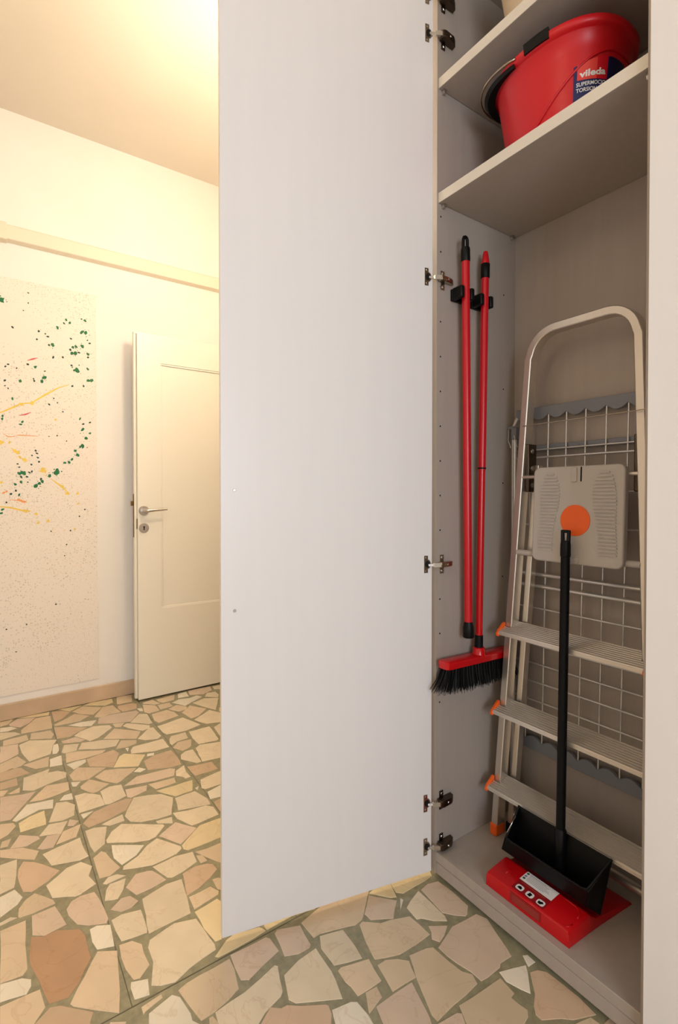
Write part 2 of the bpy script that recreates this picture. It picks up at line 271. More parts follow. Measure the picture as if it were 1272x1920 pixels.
fl = struct(MB().box((XW-0.12, YF-0.12, -0.06), (XR+0.12, 2.1, -0.0012)), 'floor', 'mortar', 'polished crazy-paving marble floor set in green grey mortar')
STONES = """t -1880,-1018 -1887,-986 -1941,-962 -1938,-1017
p -1865,-979 -1819,-938 -1850,-899 -1902,-870 -1931,-947 -1890,-982
w -1814,-1019 -1804,-988 -1818,-952 -1849,-972 -1864,-1018
t -1741,-938 -1730,-881 -1721,-813 -1882,-806 -1890,-870 -1839,-900 -1784,-936
y -1909,-862 -1897,-812 -1936,-805 -1942,-855 -1941,-943
c -1721,-1021 -1728,-987 -1737,-940 -1774,-961 -1804,-1019
t -1649,-1011 -1640,-956 -1652,-914 -1712,-918 -1702,-1009
t -1652,-908 -1606,-827 -1644,-813 -1699,-822 -1715,-900
p -1481,-1025 -1498,-994 -1527,-958 -1630,-955 -1647,-1022
c -1538,-947 -1428,-924 -1449,-844 -1532,-828 -1578,-808 -1640,-912 -1618,-952
w -1444,-838 -1438,-822 -1462,-811 -1533,-809 -1531,-827
t -1392,-1027 -1392,-1015 -1406,-954 -1431,-934 -1507,-962 -1473,-1025
t -1346,-907 -1339,-862 -1426,-852 -1418,-902 -1410,-947
w -1332,-858 -1321,-813 -1410,-808 -1400,-852
b -1792,-798 -1809,-762 -1873,-719 -1915,-751 -1934,-797
t -1740,-800 -1733,-747 -1731,-693 -1770,-644 -1837,-703 -1792,-756 -1759,-802
y -1883,-718 -1931,-658 -1944,-764
t -1821,-681 -1771,-627 -1846,-575 -1916,-655 -1874,-711
y -1861,-557 -1880,-513 -1935,-508 -1946,-608 -1926,-650
t -1712,-596 -1732,-556 -1725,-505 -1840,-521 -1845,-573 -1740,-628
w -1664,-702 -1640,-655 -1694,-623 -1714,-695 -1709,-746
b -1588,-807 -1577,-754 -1597,-730 -1636,-675 -1700,-759 -1726,-805
c -1516,-704 -1479,-687 -1490,-652 -1567,-576 -1601,-583 -1630,-649 -1605,-710 -1576,-738
p -1606,-556 -1583,-489 -1670,-430 -1700,-435 -1723,-558 -1711,-612 -1649,-626
p -1520,-786 -1495,-725 -1506,-702 -1558,-735 -1548,-794
c -1420,-797 -1418,-748 -1479,-731 -1504,-788 -1438,-804
c -1372,-654 -1363,-599 -1415,-574 -1458,-639 -1465,-675 -1481,-720 -1424,-742
t -1382,-508 -1447,-475 -1547,-571 -1466,-632
t -1325,-731 -1330,-661 -1351,-643 -1409,-750 -1416,-791 -1329,-799
w -1253,-780 -1289,-730 -1314,-728 -1318,-766 -1312,-799
b -1243,-724 -1200,-668 -1181,-646 -1225,-624 -1289,-601 -1332,-616 -1324,-678 -1312,-725
t -1843,-501 -1835,-489 -1834,-427 -1932,-407 -1952,-480
b -1786,-508 -1724,-495 -1725,-429 -1790,-414 -1810,-432 -1816,-502
w -1684,-423 -1673,-408 -1713,-403 -1724,-427
t -1656,-406 -1626,-391 -1634,-336 -1710,-338 -1759,-390
t -1767,-381 -1724,-339 -1724,-309 -1796,-330 -1784,-386
t -1745,-308 -1723,-293 -1730,-234 -1795,-210 -1785,-314
t -1642,-329 -1650,-263 -1705,-266 -1707,-325
w -1740,-207 -1731,-151 -1803,-142 -1798,-192
p -1743,-142 -1713,-76 -1745,-13 -1803,-2 -1810,-130
w -1654,-229 -1613,-209 -1627,-190 -1654,-142 -1683,-92 -1716,-111 -1702,-156 -1719,-209 -1694,-255
c -1624,-23 -1661,-6 -1708,-6 -1718,-54 -1675,-80
c -1751,2 -1732,30 -1790,53 -1796,9
t -1562,-258 -1571,-218 -1596,-205 -1653,-243 -1624,-294
t -1532,-390 -1489,-380 -1514,-275 -1568,-279 -1618,-304 -1608,-383
t -1446,-232 -1456,-192 -1517,-130 -1605,-188 -1541,-250
c -1524,-121 -1474,-96 -1614,-25 -1654,-93 -1628,-166
c -1385,-212 -1346,-191 -1325,-126 -1427,-86 -1492,-123 -1424,-226
c -1373,-391 -1345,-383 -1331,-300 -1354,-219 -1482,-265 -1454,-396
c -1572,-493 -1502,-423 -1507,-405 -1626,-400 -1649,-434
c -1521,-517 -1446,-465 -1460,-429 -1486,-423 -1538,-472 -1573,-509 -1554,-532
t -1562,-564 -1546,-542 -1587,-517 -1603,-568
c -1344,-478 -1325,-429 -1346,-407 -1455,-414 -1461,-433 -1377,-504
t -1325,-559 -1337,-519 -1369,-511 -1405,-570 -1333,-605
c -1255,-559 -1218,-472 -1220,-407 -1311,-409 -1312,-539 -1284,-555
c -1251,-396 -1229,-393 -1250,-362 -1254,-312 -1318,-304 -1316,-371 -1294,-385
t -1151,-370 -1156,-349 -1173,-325 -1235,-304 -1241,-363 -1203,-397
c -1243,-296 -1170,-292 -1157,-214 -1166,-200 -1311,-190 -1313,-289
c -1176,-186 -1316,-130 -1290,-176
c -1016,-331 -1003,-254 -1135,-202 -1162,-291 -1142,-316
b -1078,-534 -1045,-451 -1045,-409 -1107,-405 -1188,-409 -1183,-482 -1159,-530
c -1085,-398 -1017,-353 -1018,-334 -1140,-330 -1141,-362 -1122,-387
y -1178,-645 -1130,-559 -1172,-535 -1211,-511 -1271,-585 -1260,-605 -1217,-626
w -1279,-567 -1314,-556 -1318,-570
w -1193,-509 -1184,-483 -1206,-476 -1212,-504
b -1320,-1028 -1321,-969 -1323,-927 -1390,-954 -1405,-987 -1388,-1027
b -1252,-1029 -1252,-972 -1311,-973 -1306,-1028
t -1201,-1030 -1198,-1019 -1232,-1003 -1245,-1029
t -1195,-992 -1190,-969 -1230,-966 -1204,-1005
c -1200,-959 -1176,-925 -1196,-870 -1208,-813 -1247,-807 -1279,-835 -1286,-868 -1316,-860 -1297,-951
p -1029,-1033 -1020,-1003 -1098,-957 -1164,-919 -1170,-962 -1195,-1030
t -1089,-905 -1094,-856 -1106,-814 -1165,-810 -1185,-883 -1101,-943
w -996,-988 -1028,-918 -1011,-877 -1070,-870 -1079,-914 -1088,-952 -1011,-998
y -925,-979 -923,-905 -1013,-903 -1003,-949 -982,-981
t -922,-1035 -933,-1013 -971,-989 -995,-996 -1012,-1033
w -1028,-810 -1075,-809 -1076,-835 -1048,-852
c -914,-858 -923,-820 -989,-809 -1027,-832 -1040,-864 -929,-897
c -839,-869 -902,-843 -917,-898 -867,-930
p -861,-830 -881,-811 -907,-837 -872,-847
p -835,-966 -853,-928 -869,-932 -910,-982 -852,-1010
t -868,-1015 -906,-1004 -904,-1030 -872,-1036
p -789,-926 -781,-897 -840,-870 -854,-908 -803,-939
t -796,-830 -858,-808 -849,-863 -790,-889
t -823,-1036 -785,-992 -751,-950 -788,-936 -836,-978 -861,-1036
c -694,-910 -670,-837 -676,-812 -747,-820 -784,-821 -774,-888 -764,-928
t -1166,-794 -1144,-766 -1142,-741 -1195,-669 -1262,-766 -1216,-801
t -1085,-689 -1048,-657 -1056,-640 -1104,-583 -1121,-570 -1156,-629 -1176,-679 -1144,-720
t -1088,-777 -1031,-746 -1030,-728 -1062,-682 -1138,-741 -1105,-776
w -1122,-801 -1114,-789 -1141,-770 -1156,-802
c -927,-805 -927,-756 -928,-721 -1002,-724 -1048,-770 -1050,-803
c -927,-720 -924,-706 -941,-646 -1029,-645 -1041,-684 -1027,-720
w -883,-797 -911,-762 -915,-801
b -822,-790 -827,-757 -832,-722 -852,-664 -909,-630 -922,-649 -918,-707 -904,-761 -857,-802
c -793,-730 -792,-683 -833,-681 -824,-724 -814,-751
c -724,-801 -681,-795 -706,-760 -794,-739 -811,-775 -810,-802
c -706,-754 -660,-683 -643,-640 -648,-617 -687,-578 -697,-580 -780,-696 -757,-731 -721,-754
w -1079,-564 -1090,-539 -1118,-559 -1097,-584
p -983,-534 -976,-459 -1024,-441 -1039,-456 -1054,-584 -1013,-639
p -931,-645 -919,-634 -934,-576 -968,-565 -985,-640
t -922,-544 -924,-468 -960,-463 -971,-559
c -971,-454 -949,-434 -931,-429 -931,-408 -977,-411 -1031,-403 -1007,-443
b -928,-391 -926,-297 -992,-298 -1011,-396
c -829,-400 -815,-389 -815,-329 -905,-294 -888,-384
w -743,-399 -737,-360 -809,-332 -794,-390
y -881,-529 -834,-497 -835,-433 -904,-410 -909,-546
w -826,-416 -850,-404 -844,-420
c -776,-668 -753,-639 -738,-587 -735,-541 -832,-507 -878,-536 -900,-579 -914,-626 -872,-650 -817,-677
c -745,-515 -734,-477 -714,-408 -754,-405 -825,-427 -824,-502
c -699,-532 -636,-503 -635,-480 -641,-406 -694,-405 -717,-425 -724,-484 -740,-535
c -713,-594 -684,-552 -720,-544 -728,-596
p -566,-562 -615,-493 -685,-542 -645,-609
y -538,-562 -526,-552 -524,-518 -525,-444 -619,-407 -621,-422 -622,-481 -558,-561
b -646,-396 -728,-364 -720,-394
w -621,-750 -576,-736 -595,-690 -628,-659 -687,-744
c -554,-738 -538,-703 -523,-661 -530,-587 -544,-566 -556,-565 -638,-617 -622,-651 -589,-686 -567,-733
c -447,-638 -439,-627 -444,-595 -461,-546 -510,-542 -522,-595 -515,-662
t -428,-497 -414,-487 -500,-453 -499,-498 -505,-536
t -448,-539 -447,-518 -479,-523 -488,-539
p -431,-728 -432,-687 -440,-643 -500,-667 -507,-678 -514,-711 -477,-746
p -394,-775 -393,-750 -407,-728 -438,-743 -443,-765 -418,-797
c -298,-794 -293,-770 -288,-735 -299,-732 -372,-730 -385,-776 -380,-802
c -282,-732 -284,-669 -284,-624 -343,-614 -418,-606 -424,-647 -407,-718
o -348,-613 -356,-577 -376,-536 -396,-507 -424,-510 -436,-524 -445,-557 -437,-597
t -290,-612 -303,-540 -314,-534 -343,-548 -340,-610
t -322,-535 -313,-527 -355,-510 -363,-517 -366,-534
y -218,-612 -164,-602 -162,-586 -272,-542 -291,-548 -282,-614
c -242,-744 -195,-744 -138,-763 -125,-745 -115,-716 -130,-678 -142,-609 -158,-606 -219,-613 -259,-618 -277,-669 -272,-695 -262,-735
c -520,-789 -523,-756 -524,-735 -545,-756 -547,-780 -528,-797
c -449,-784 -446,-773 -471,-754 -513,-738 -516,-781 -497,-794 -459,-804
t -556,-801 -550,-773 -569,-742 -627,-759 -662,-766 -676,-776 -657,-802
c -650,-1040 -657,-1006 -672,-1003 -784,-994 -784,-1037
o -695,-996 -624,-986 -610,-966 -629,-925 -657,-892 -691,-915 -740,-951 -762,-979 -732,-993
c -552,-921 -522,-868 -522,-857 -540,-813 -585,-825 -622,-810 -661,-835 -657,-874 -613,-931
w -556,-1041 -581,-1001 -602,-988 -647,-1005 -638,-1040
t -526,-999 -523,-971 -526,-916 -544,-920 -600,-960 -587,-982 -562,-999 -532,-1002
c -525,-1042 -528,-1022 -530,-1003 -542,-1018 -536,-1042
p -445,-975 -426,-950 -433,-900 -517,-918 -515,-972
p -460,-892 -417,-877 -396,-853 -377,-814 -391,-807 -474,-815 -510,-822 -516,-858 -509,-880 -486,-894
t -339,-1045 -333,-1001 -345,-991 -425,-991 -508,-986 -507,-1042
B -377,-986 -352,-985 -294,-971 -223,-958 -214,-921 -241,-895 -292,-863 -317,-865 -369,-865 -397,-874 -426,-921 -426,-954 -441,-978
w -339,-854 -308,-848 -294,-811 -367,-807 -384,-836 -382,-853
w -288,-1046 -285,-1030 -276,-997 -292,-987 -311,-986 -326,-1003 -337,-1045
t -207,-1047 -192,-988 -219,-965 -272,-971 -274,-993 -277,-1046
t -185,-914 -152,-879 -114,-836 -166,-824 -277,-808 -302,-848 -196,-920
b -108,-904 -118,-895 -148,-881 -182,-915 -205,-938 -213,-957 -190,-989 -183,-997
t -251,-804 -213,-802 -175,-793 -171,-780 -193,-753 -235,-756 -261,-754 -285,-772 -290,-801
w -159,-803 -126,-802 -118,-772 -159,-765 -173,-799
t -81,-794 -85,-789 -95,-750 -105,-750 -100,-794
w -32,-795 26,-711 7,-702 -9,-712 -26,-710 -75,-718 -90,-731 -77,-784
t -42,-707 2,-697 1,-667 -6,-634 -18,-603 -68,-592 -100,-591 -99,-633 -98,-696 -92,-717
p -81,-866 -72,-837 -87,-827 -105,-856
t 21,-686 34,-667 6,-673 6,-681
y -118,-612 -118,-518 -121,-484 -134,-489 -140,-493 -158,-554 -153,-577 -125,-618
y -121,-481 -122,-441 -122,-409 -107,-344 -140,-338 -158,-438 -137,-482
t -33,-395 -34,-376 -4,-287 -7,-264 -13,-254 -65,-198 -77,-182 -108,-314 -103,-343 -90,-398
p -34,-591 -24,-576 -38,-533 -51,-484 -94,-486 -104,-493 -108,-586
p -30,-480 -16,-449 -15,-418 -22,-411 -85,-404 -107,-459 -100,-470
c 45,-672 87,-611 77,-600 64,-578 60,-564 52,-534 44,-525 -17,-505 -23,-510 -3,-596 2,-666
c 68,-523 84,-514 110,-468 134,-424 89,-412 66,-408 13,-407 -6,-406 -2,-457 12,-504
o 92,-610 177,-488 165,-475 147,-462 129,-458 124,-461 94,-509 76,-532 75,-546 60,-564 80,-597
y -38,-169 -19,-153 -12,-138 -57,-121 -70,-113 -76,-157 -66,-193
y -25,-129 -11,-114 -10,-33 -13,-1 -35,10 -60,-63 -57,-120
p -18,-246 6,-244 37,-192 -3,-145 -61,-198
w 28,-160 5,-129 -4,-132
t 52,-295 93,-305 101,-306 125,-249 128,-193 126,-148 56,-152 36,-200 29,-228 -2,-265 1,-277
c 3,-396 42,-395 58,-395 81,-329 45,-323 -11,-321 -29,-380
t 107,-397 123,-393 149,-393 151,-327 91,-317 71,-384 74,-395
t 194,-397 181,-350 155,-345 152,-374
t 185,-323 190,-256 166,-248 150,-241 130,-261 116,-286 116,-310
p 245,-390 292,-323 285,-301 274,-295 258,-290 231,-283 193,-272 190,-325 190,-374
t 194,-258 272,-288 288,-287 284,-235 281,-152 260,-144 240,-158 205,-164 157,-168 149,-183 140,-231
w 188,-475 230,-415 220,-402 195,-399 158,-402 150,-413 141,-457
c 54,-142 74,-144 78,-132 102,-111 123,-82 109,-75 58,-73 6,-73 19,-115 31,-140
p 97,-73 122,-52 140,-31 138,-22 121,1 64,4 12,-2 2,-34 7,-64
p 123,-140 139,-154 156,-144 149,-120 133,-92 106,-133
p 195,-157 221,-152 253,-142 282,-140 285,-121 285,-77 279,-67 282,-30 263,-21 216,-5 177,10 151,-2 147,-43 142,-84 150,-109 165,-158
t 321,-238 344,-248 405,-160 396,-142 392,-122 382,-110 365,-114 345,-116 343,-102 302,-98 298,-152 291,-224
w 315,-94 347,-82 364,-73 329,-33 316,-22 291,-88
w 322,-21 324,4 302,5 296,-6
o 370,-66 385,-92 398,-104 412,-104 434,-67 450,-49 468,-8 472,2 431,8 354,3 339,-10 332,-30
t 457,-72 491,-30 488,-10 468,-13 457,-52
p 302,-308 337,-258 326,-243 306,-232 299,-240 292,-290"""
polys = []
def edge_rough(P, amp):
    out = []
    for i in range(len(P)):
        a = P[i]; b = P[(i+1) % len(P)]; d = (b[0]-a[0], b[1]-a[1]); ln = math.hypot(*d)
        out.append(a)
        n = min(4, int(ln/0.03))
        for k in range(1, n):
            t = k/n; j = random.uniform(-amp, amp)
            out.append((a[0]+d[0]*t-d[1]/ln*j, a[1]+d[1]*t+d[0]/ln*j))
    return out
def stone_rings(mb, P):
    n = len(P); cx = sum(p[0] for p in P)/n; cy = sum(p[1] for p in P)/n
    def off(k, z):
        r = []
        for x, y in P:
            d = math.hypot(x-cx, y-cy) or 1; r.append((x-(x-cx)/d*k, y-(y-cy)/d*k, z))
        return r
    mb.rings([off(0, -0.004), off(0, -0.0006), off(0.0012, 0.0)], cap0=False)
for ln in STONES.split('\n'):
    q = ln.split(); P = [tuple(int(v)/1000 for v in s.split(',')) for s in q[1:]]
    polys.append(P)
    mb = MB(); stone_rings(mb, edge_rough(P, 0.0016))
    mb.build('paving_stone', 'stone_'+q[0], fl)
# stones of the floor outside the photograph's view
def inside(p, P):
    r = False; j = len(P)-1
    for i in range(len(P)):
        if (P[i][1] > p[1]) != (P[j][1] > p[1]) and p[0] < (P[j][0]-P[i][0])*(p[1]-P[i][1])/(P[j][1]-P[i][1])+P[i][0]: r = not r
        j = i
    return r
boxes = [(min(x for x,y in P), max(x for x,y in P), min(y for x,y in P), max(y for x,y in P)) for P in polys]
GS = 0.155; seeds = {}
i0, i1, j0, j1 = int((XW-0.3)/GS), int((XR+0.3)/GS), int((YF-0.3)/GS), int(2.2/GS)
for i in range(i0, i1):
    for j in range(j0, j1): seeds[i,j] = ((i+random.uniform(.1,.9))*GS, (j+random.uniform(.1,.9))*GS)
def clip(P, m, n):
    out = []
    for i in range(len(P)):
        a, b = P[i], P[(i+1) % len(P)]
        da = (a[0]-m[0])*n[0]+(a[1]-m[1])*n[1]; db = (b[0]-m[0])*n[0]+(b[1]-m[1])*n[1]
        if da <= 0: out.append(a)
        if da*db < 0: t = da/(da-db); out.append((a[0]+(b[0]-a[0])*t, a[1]+(b[1]-a[1])*t))
    return out
fills = MB(); FKEYS = ['c','t','p','w','y','b','o']
for (i, j), s in seeds.items():
    P = [(s[0]-.4, s[1]-.4), (s[0]+.4, s[1]-.4), (s[0]+.4, s[1]+.4), (s[0]-.4, s[1]+.4)]
    g = random.uniform(.004, .011)
    for di in range(-2, 3):
        for dj in range(-2, 3):
            t = seeds.get((i+di, j+dj))
            if t and (di or dj) and P:
                d = (t[0]-s[0], t[1]-s[1]); q = math.hypot(*d); u = (d[0]/q, d[1]/q)
                P = clip(P, ((s[0]+t[0])/2-u[0]*g, (s[1]+t[1])/2-u[1]*g), u)
    P = clip(P, (XW, 0), (-1,0)) if P else P
    P = clip(P, (XR, 0), (1,0)) if P else P
    P = clip(P, (0, YF), (0,-1)) if P else P
    for jx in (-0.112,):
        if P: P = clip(P, (jx-0.006, 0), (1,0)) if s[0] < jx else clip(P, (jx+0.006, 0), (-1,0))
    if not P or len(P) < 3: continue
    bad = False; x0 = min(p[0] for p in P); x1 = max(p[0] for p in P); y0 = min(p[1] for p in P); y1 = max(p[1] for p in P)
    cen = (sum(p[0] for p in P)/len(P), sum(p[1] for p in P)/len(P))
    smp = P+[cen]+[((p[0]+cen[0])/2, (p[1]+cen[1])/2) for p in P]+[((P[k][0]+P[k-1][0])/2, (P[k][1]+P[k-1][1])/2) for k in range(len(P))]
    for Q, bx in zip(polys, boxes):
        if bx[1] < x0 or bx[0] > x1 or bx[3] < y0 or bx[2] > y1: continue
        if any(inside(p, Q) for p in smp) or any(inside(p, P) for p in Q): bad = True; break
    if bad: continue
    fills.cur = random.choice((0,0,1,1,2,3,4,5,6)); stone_rings(fills, edge_rough(P, 0.0025))
fo = fills.build('paving_stones', ['stone_'+k for k in FKEYS], fl); fo['kind'] = 'stuff'
jn = MB(); jn.box((-0.1135,-3.1,-0.004), (-0.1105,0.02,-0.0009)); jn.build('joint_strip', 'joint', fl)
for y in (-0.81, -0.398):
    jn = MB(); jn.box((XW+0.03,y-0.001,-0.004), (-0.1135,y+0.001,-0.0009)); jn.build('joint_strip', 'joint', fl)

b = MB(); b.box((XW, YF, 0), (XW+0.014, YB, 0.08))
struct(b, 'baseboard_left', 'baseboard_marble', 'pinkish beige marble baseboard along the left wall', bevel=0.003)
b = MB(); b.box((-1.0, YB-0.012, 0), (-0.02, YB, 0.08))
struct(b, 'baseboard_back', 'baseboard_marble', 'pinkish beige marble baseboard beside the doorway', bevel=0.003)
# raceway / ledge trim along the left wall
t = MB(); prof = [(XW,2.352),(XW+0.030,2.362),(XW+0.030,2.428),(XW+0.008,2.440),(XW,2.440)]
t.prism(prof, lambda a,b,q: (a,q,b), -0.975, YB)
trim = struct(t, 'trim_1', 'trim_paint', 'cream raceway ledge running along the left wall', bevel=0.003)
t = MB(); P0 = [(XW,2.346),(XW+0.037,2.355),(XW+0.037,2.434),(XW+0.009,2.448),(XW,2.448)]
t.prism(P0, lambda a,b,q: (a,q,b), -1.06, -0.972); t.build('raceway_joint', 'trim_paint', trim, bevel=0.004)
t = MB(); t.prism(prof, lambda a,b,q: (a,q,b+0.03*0), YF, -1.06); t.build('raceway_run', 'trim_paint', trim, bevel=0.003)

# ------------------------------------------------------------------ the open room door
FX = -1.807
D0, D1, DT = -0.398, 0.392, 1.978
d = MB()
PY0, PY1, PZ0, PZ1 = -0.276, 0.262, 0.485, 1.833
d.box((FX-0.042, D0, 0.009), (FX, PY0, DT)); d.box((FX-0.042, PY1, 0.009), (FX, D1, DT))
d.box((FX-0.042, PY0, 0.009), (FX, PY1, PZ0)); d.box((FX-0.042, PY0, PZ1), (FX, PY1, DT))
d.box((FX-0.036, PY0, PZ0), (FX-0.008, PY1, PZ1))
door = struct(d, 'door_1', 'door_paint', 'open cream interior door with recessed panel and lever handle')
MB().box((FX-0.042, D0-0.014, 0.012), (FX-0.018, D0-0.0002, DT+0.0002)).build('door_lip', 'door_paint', door, bevel=0.002)
MB().box((FX-0.042, D0-0.014, DT+0.0004), (FX-0.018, D1, DT+0.012)).build('door_lip', 'door_paint', door, bevel=0.002)
for (y0,z0,y1,z1) in ((PY0,PZ0,PY1,PZ0+0.014), (PY0,PZ1-0.010,PY1,PZ1), (PY0,PZ0+0.014,PY0+0.009,PZ1-0.010), (PY1-0.009,PZ0+0.014,PY1,PZ1-0.010)):
    d = MB(); d.hexa([(FX-0.008,y0,z0),(FX-0.001,y0,z0),(FX-0.001,y1,z0),(FX-0.008,y1,z0),(FX-0.008,y0,z1),(FX-0.004,y0,z1),(FX-0.004,y1,z1),(FX-0.008,y1,z1)])
    d.build('panel_moulding', 'door_paint', door, bevel=0.0015)
d = MB(); d.box((FX-0.038, D0-0.0165, 0.885), (FX-0.022, D0-0.014, 1.118)); lp = d.build('lock_plate', 'brass_dark', door)
d = MB(); d.box((FX-0.037, D0-0.029, 1.055), (FX-0.023, D0-0.0165, 1.080)); d.build('latch', 'brass_dark', lp, bevel=0.002)
d = MB(); d.box((FX-0.020, D0-0.003, 0.930), (FX-0.006, D0-0.0005, 0.985)); d.build('strike_edge', 'brass_dark', lp)
HY, HZ = -0.368, 1.029
d = MB(); d.disc((FX, HY, HZ), (1,0,0), 0.026, 0.010, 28); hd = d.build('door_handle', 'nickel', door, smooth=True, autos=30)
d = MB(); d.tube([(FX+0.008,HY,HZ),(FX+0.040,HY,HZ),(FX+0.047,HY+0.004,HZ),(FX+0.050,HY+0.014,HZ+0.001),(FX+0.050,HY+0.050,HZ+0.003),(FX+0.048,HY+0.112,HZ+0.007)], [0.012,0.011,0.0105,0.010,0.0075,0.0055], 12)
d.build('lever', 'nickel', hd, smooth=True, autos=50)
d = MB(); d.disc((FX, HY, 0.935), (1,0,0), 0.026, 0.008, 28); es = d.build('keyhole_rose', 'nickel', door, smooth=True, autos=30)
MB().prism([(HY-0.0028,0.924),(HY+0.0028,0.924),(HY+0.0028,0.936),(HY+0.0048,0.940),(HY+0.003,0.945),(HY-0.003,0.945),(HY-0.0048,0.940),(HY-0.0028,0.936)], lambda a,b,t: (t,a,b), FX+0.0078, FX+0.0086).build('keyhole', 'black_hole', es)
# door frame of the doorway
d = MB()
d.box((-1.06, YB-0.012, 0), (-0.985, YB+0.13, 2.03)); d.box((-1.93, YB-0.012, 1.985+0.02), (-0.985, YB+0.13, 2.07))
struct(d, 'trim_2', 'door_paint', 'cream door casing around the doorway', bevel=0.003)

# ------------------------------------------------------------------ painting on the left wall
PXF = XW+0.005
pc = thing('splatter_painting', 'tall unframed cream canvas with green and yellow paint splatter on left wall', 'painting', (XW, -1.2, 0.09))
cm = mat('canvas', (242,231,216), 0.85, bump=0.1, bscale=300)
nt = cm.node_tree; N = nt.nodes; K = nt.links; bs = N['Principled BSDF']; tc = N['Texture Coordinate']
def speck(scale, thr, seed, mask_lo, mask_hi):
    vo = N.new('ShaderNodeTexVoronoi'); vo.inputs['Scale'].default_value = scale
    mp = N.new('ShaderNodeMapping'); mp.inputs['Location'].default_value = (seed,seed*1.7,seed*.6); K.new(tc.outputs['Object'], mp.inputs['Vector']); K.new(mp.outputs[0], vo.inputs['Vector'])
    no = N.new('ShaderNodeTexNoise'); no.inputs['Scale'].default_value = 2.6; no.inputs['Detail'].default_value = 3; K.new(mp.outputs[0], no.inputs['Vector'])
    mr = N.new('ShaderNodeMapRange'); mr.inputs['From Min'].default_value = mask_lo; mr.inputs['From Max'].default_value = mask_hi
    mr.inputs['To Min'].default_value = 0.0; mr.inputs['To Max'].default_value = thr; K.new(no.outputs['Fac'], mr.inputs['Value'])
    ran = N.new('ShaderNodeMath'); ran.operation = 'MULTIPLY'; K.new(vo.outputs['Color'], ran.inputs[0]); K.new(mr.outputs[0], ran.inputs[1])
    lt = N.new('ShaderNodeMath'); lt.operation = 'LESS_THAN'; K.new(vo.outputs['Distance'], lt.inputs[0]); K.new(ran.outputs[0], lt.inputs[1])
    return lt.outputs[0]
cur = None
for sc, th, sd, lo, hi, rgb, fac in ((95,0.42,1.3,0.35,0.6,(176,166,140),0.45), (140,0.45,4.1,0.35,0.6,(224,180,162),0.5), (60,0.30,7.7,0.42,0.62,(130,136,108),0.4), (110,0.4,9.2,0.42,0.6,(222,190,120),0.55)):
    m_ = speck(sc, th, sd, lo, hi)
    fm = N.new('ShaderNodeMath'); fm.operation = 'MULTIPLY'; fm.inputs[1].default_value = fac; K.new(m_, fm.inputs[0])
    mx = N.new('ShaderNodeMix'); mx.data_type = 'RGBA'; K.new(fm.outputs[0], mx.inputs[0])
    if cur is None: mx.inputs[6].default_value = (*L3((242,231,216)), 1)
    else: K.new(cur, mx.inputs[6])
    mx.inputs[7].default_value = (*L3(rgb), 1); cur = mx.outputs[2]
K.new(cur, bs.inputs['Base Color'])
MB().box((XW+0.0005, -1.95, 0.12), (PXF, -0.5735, 2.182)).build('canvas', 'canvas', pc)
def blobs(s, name, m, amp=0.35, extra=()):
    mb = MB()
    for k, tkn in enumerate(list(s.split())+list(extra)):
        y, z, r = map(float, tkn.split(',')); r = r/1000*0.92; n = 9; ph = random.uniform(0,6.3)
        el = random.uniform(0.75, 1.35); an = random.uniform(0,3.14)
        ring = []
        for i in range(n):
            a = ph+2*math.pi*i/n; q = r*(1+random.uniform(-amp,amp)); u, v = q*math.cos(a)*el, q*math.sin(a)/el
            ring.append((y+u*math.cos(an)-v*math.sin(an), z+u*math.sin(an)+v*math.cos(an)))
        mb.prism(ring, lambda a,b,t: (t,a,b), PXF-0.0002, PXF+0.0006+0.00002*(k%9))
        if r > 0.0065:
            for q in range(random.randint(2,5)):
                a = random.uniform(0,6.3); dd = r*random.uniform(1.3,2.6); rr = r*random.uniform(.1,.3)
                mb.prism([(y+dd*math.cos(a)+rr*math.cos(e*1.257), z+dd*math.sin(a)+rr*math.sin(e*1.257)) for e in range(5)], lambda a,b,t: (t,a,b), PXF-0.0002, PXF+0.0005)
    return mb.build(name, m, pc, kind='stuff')
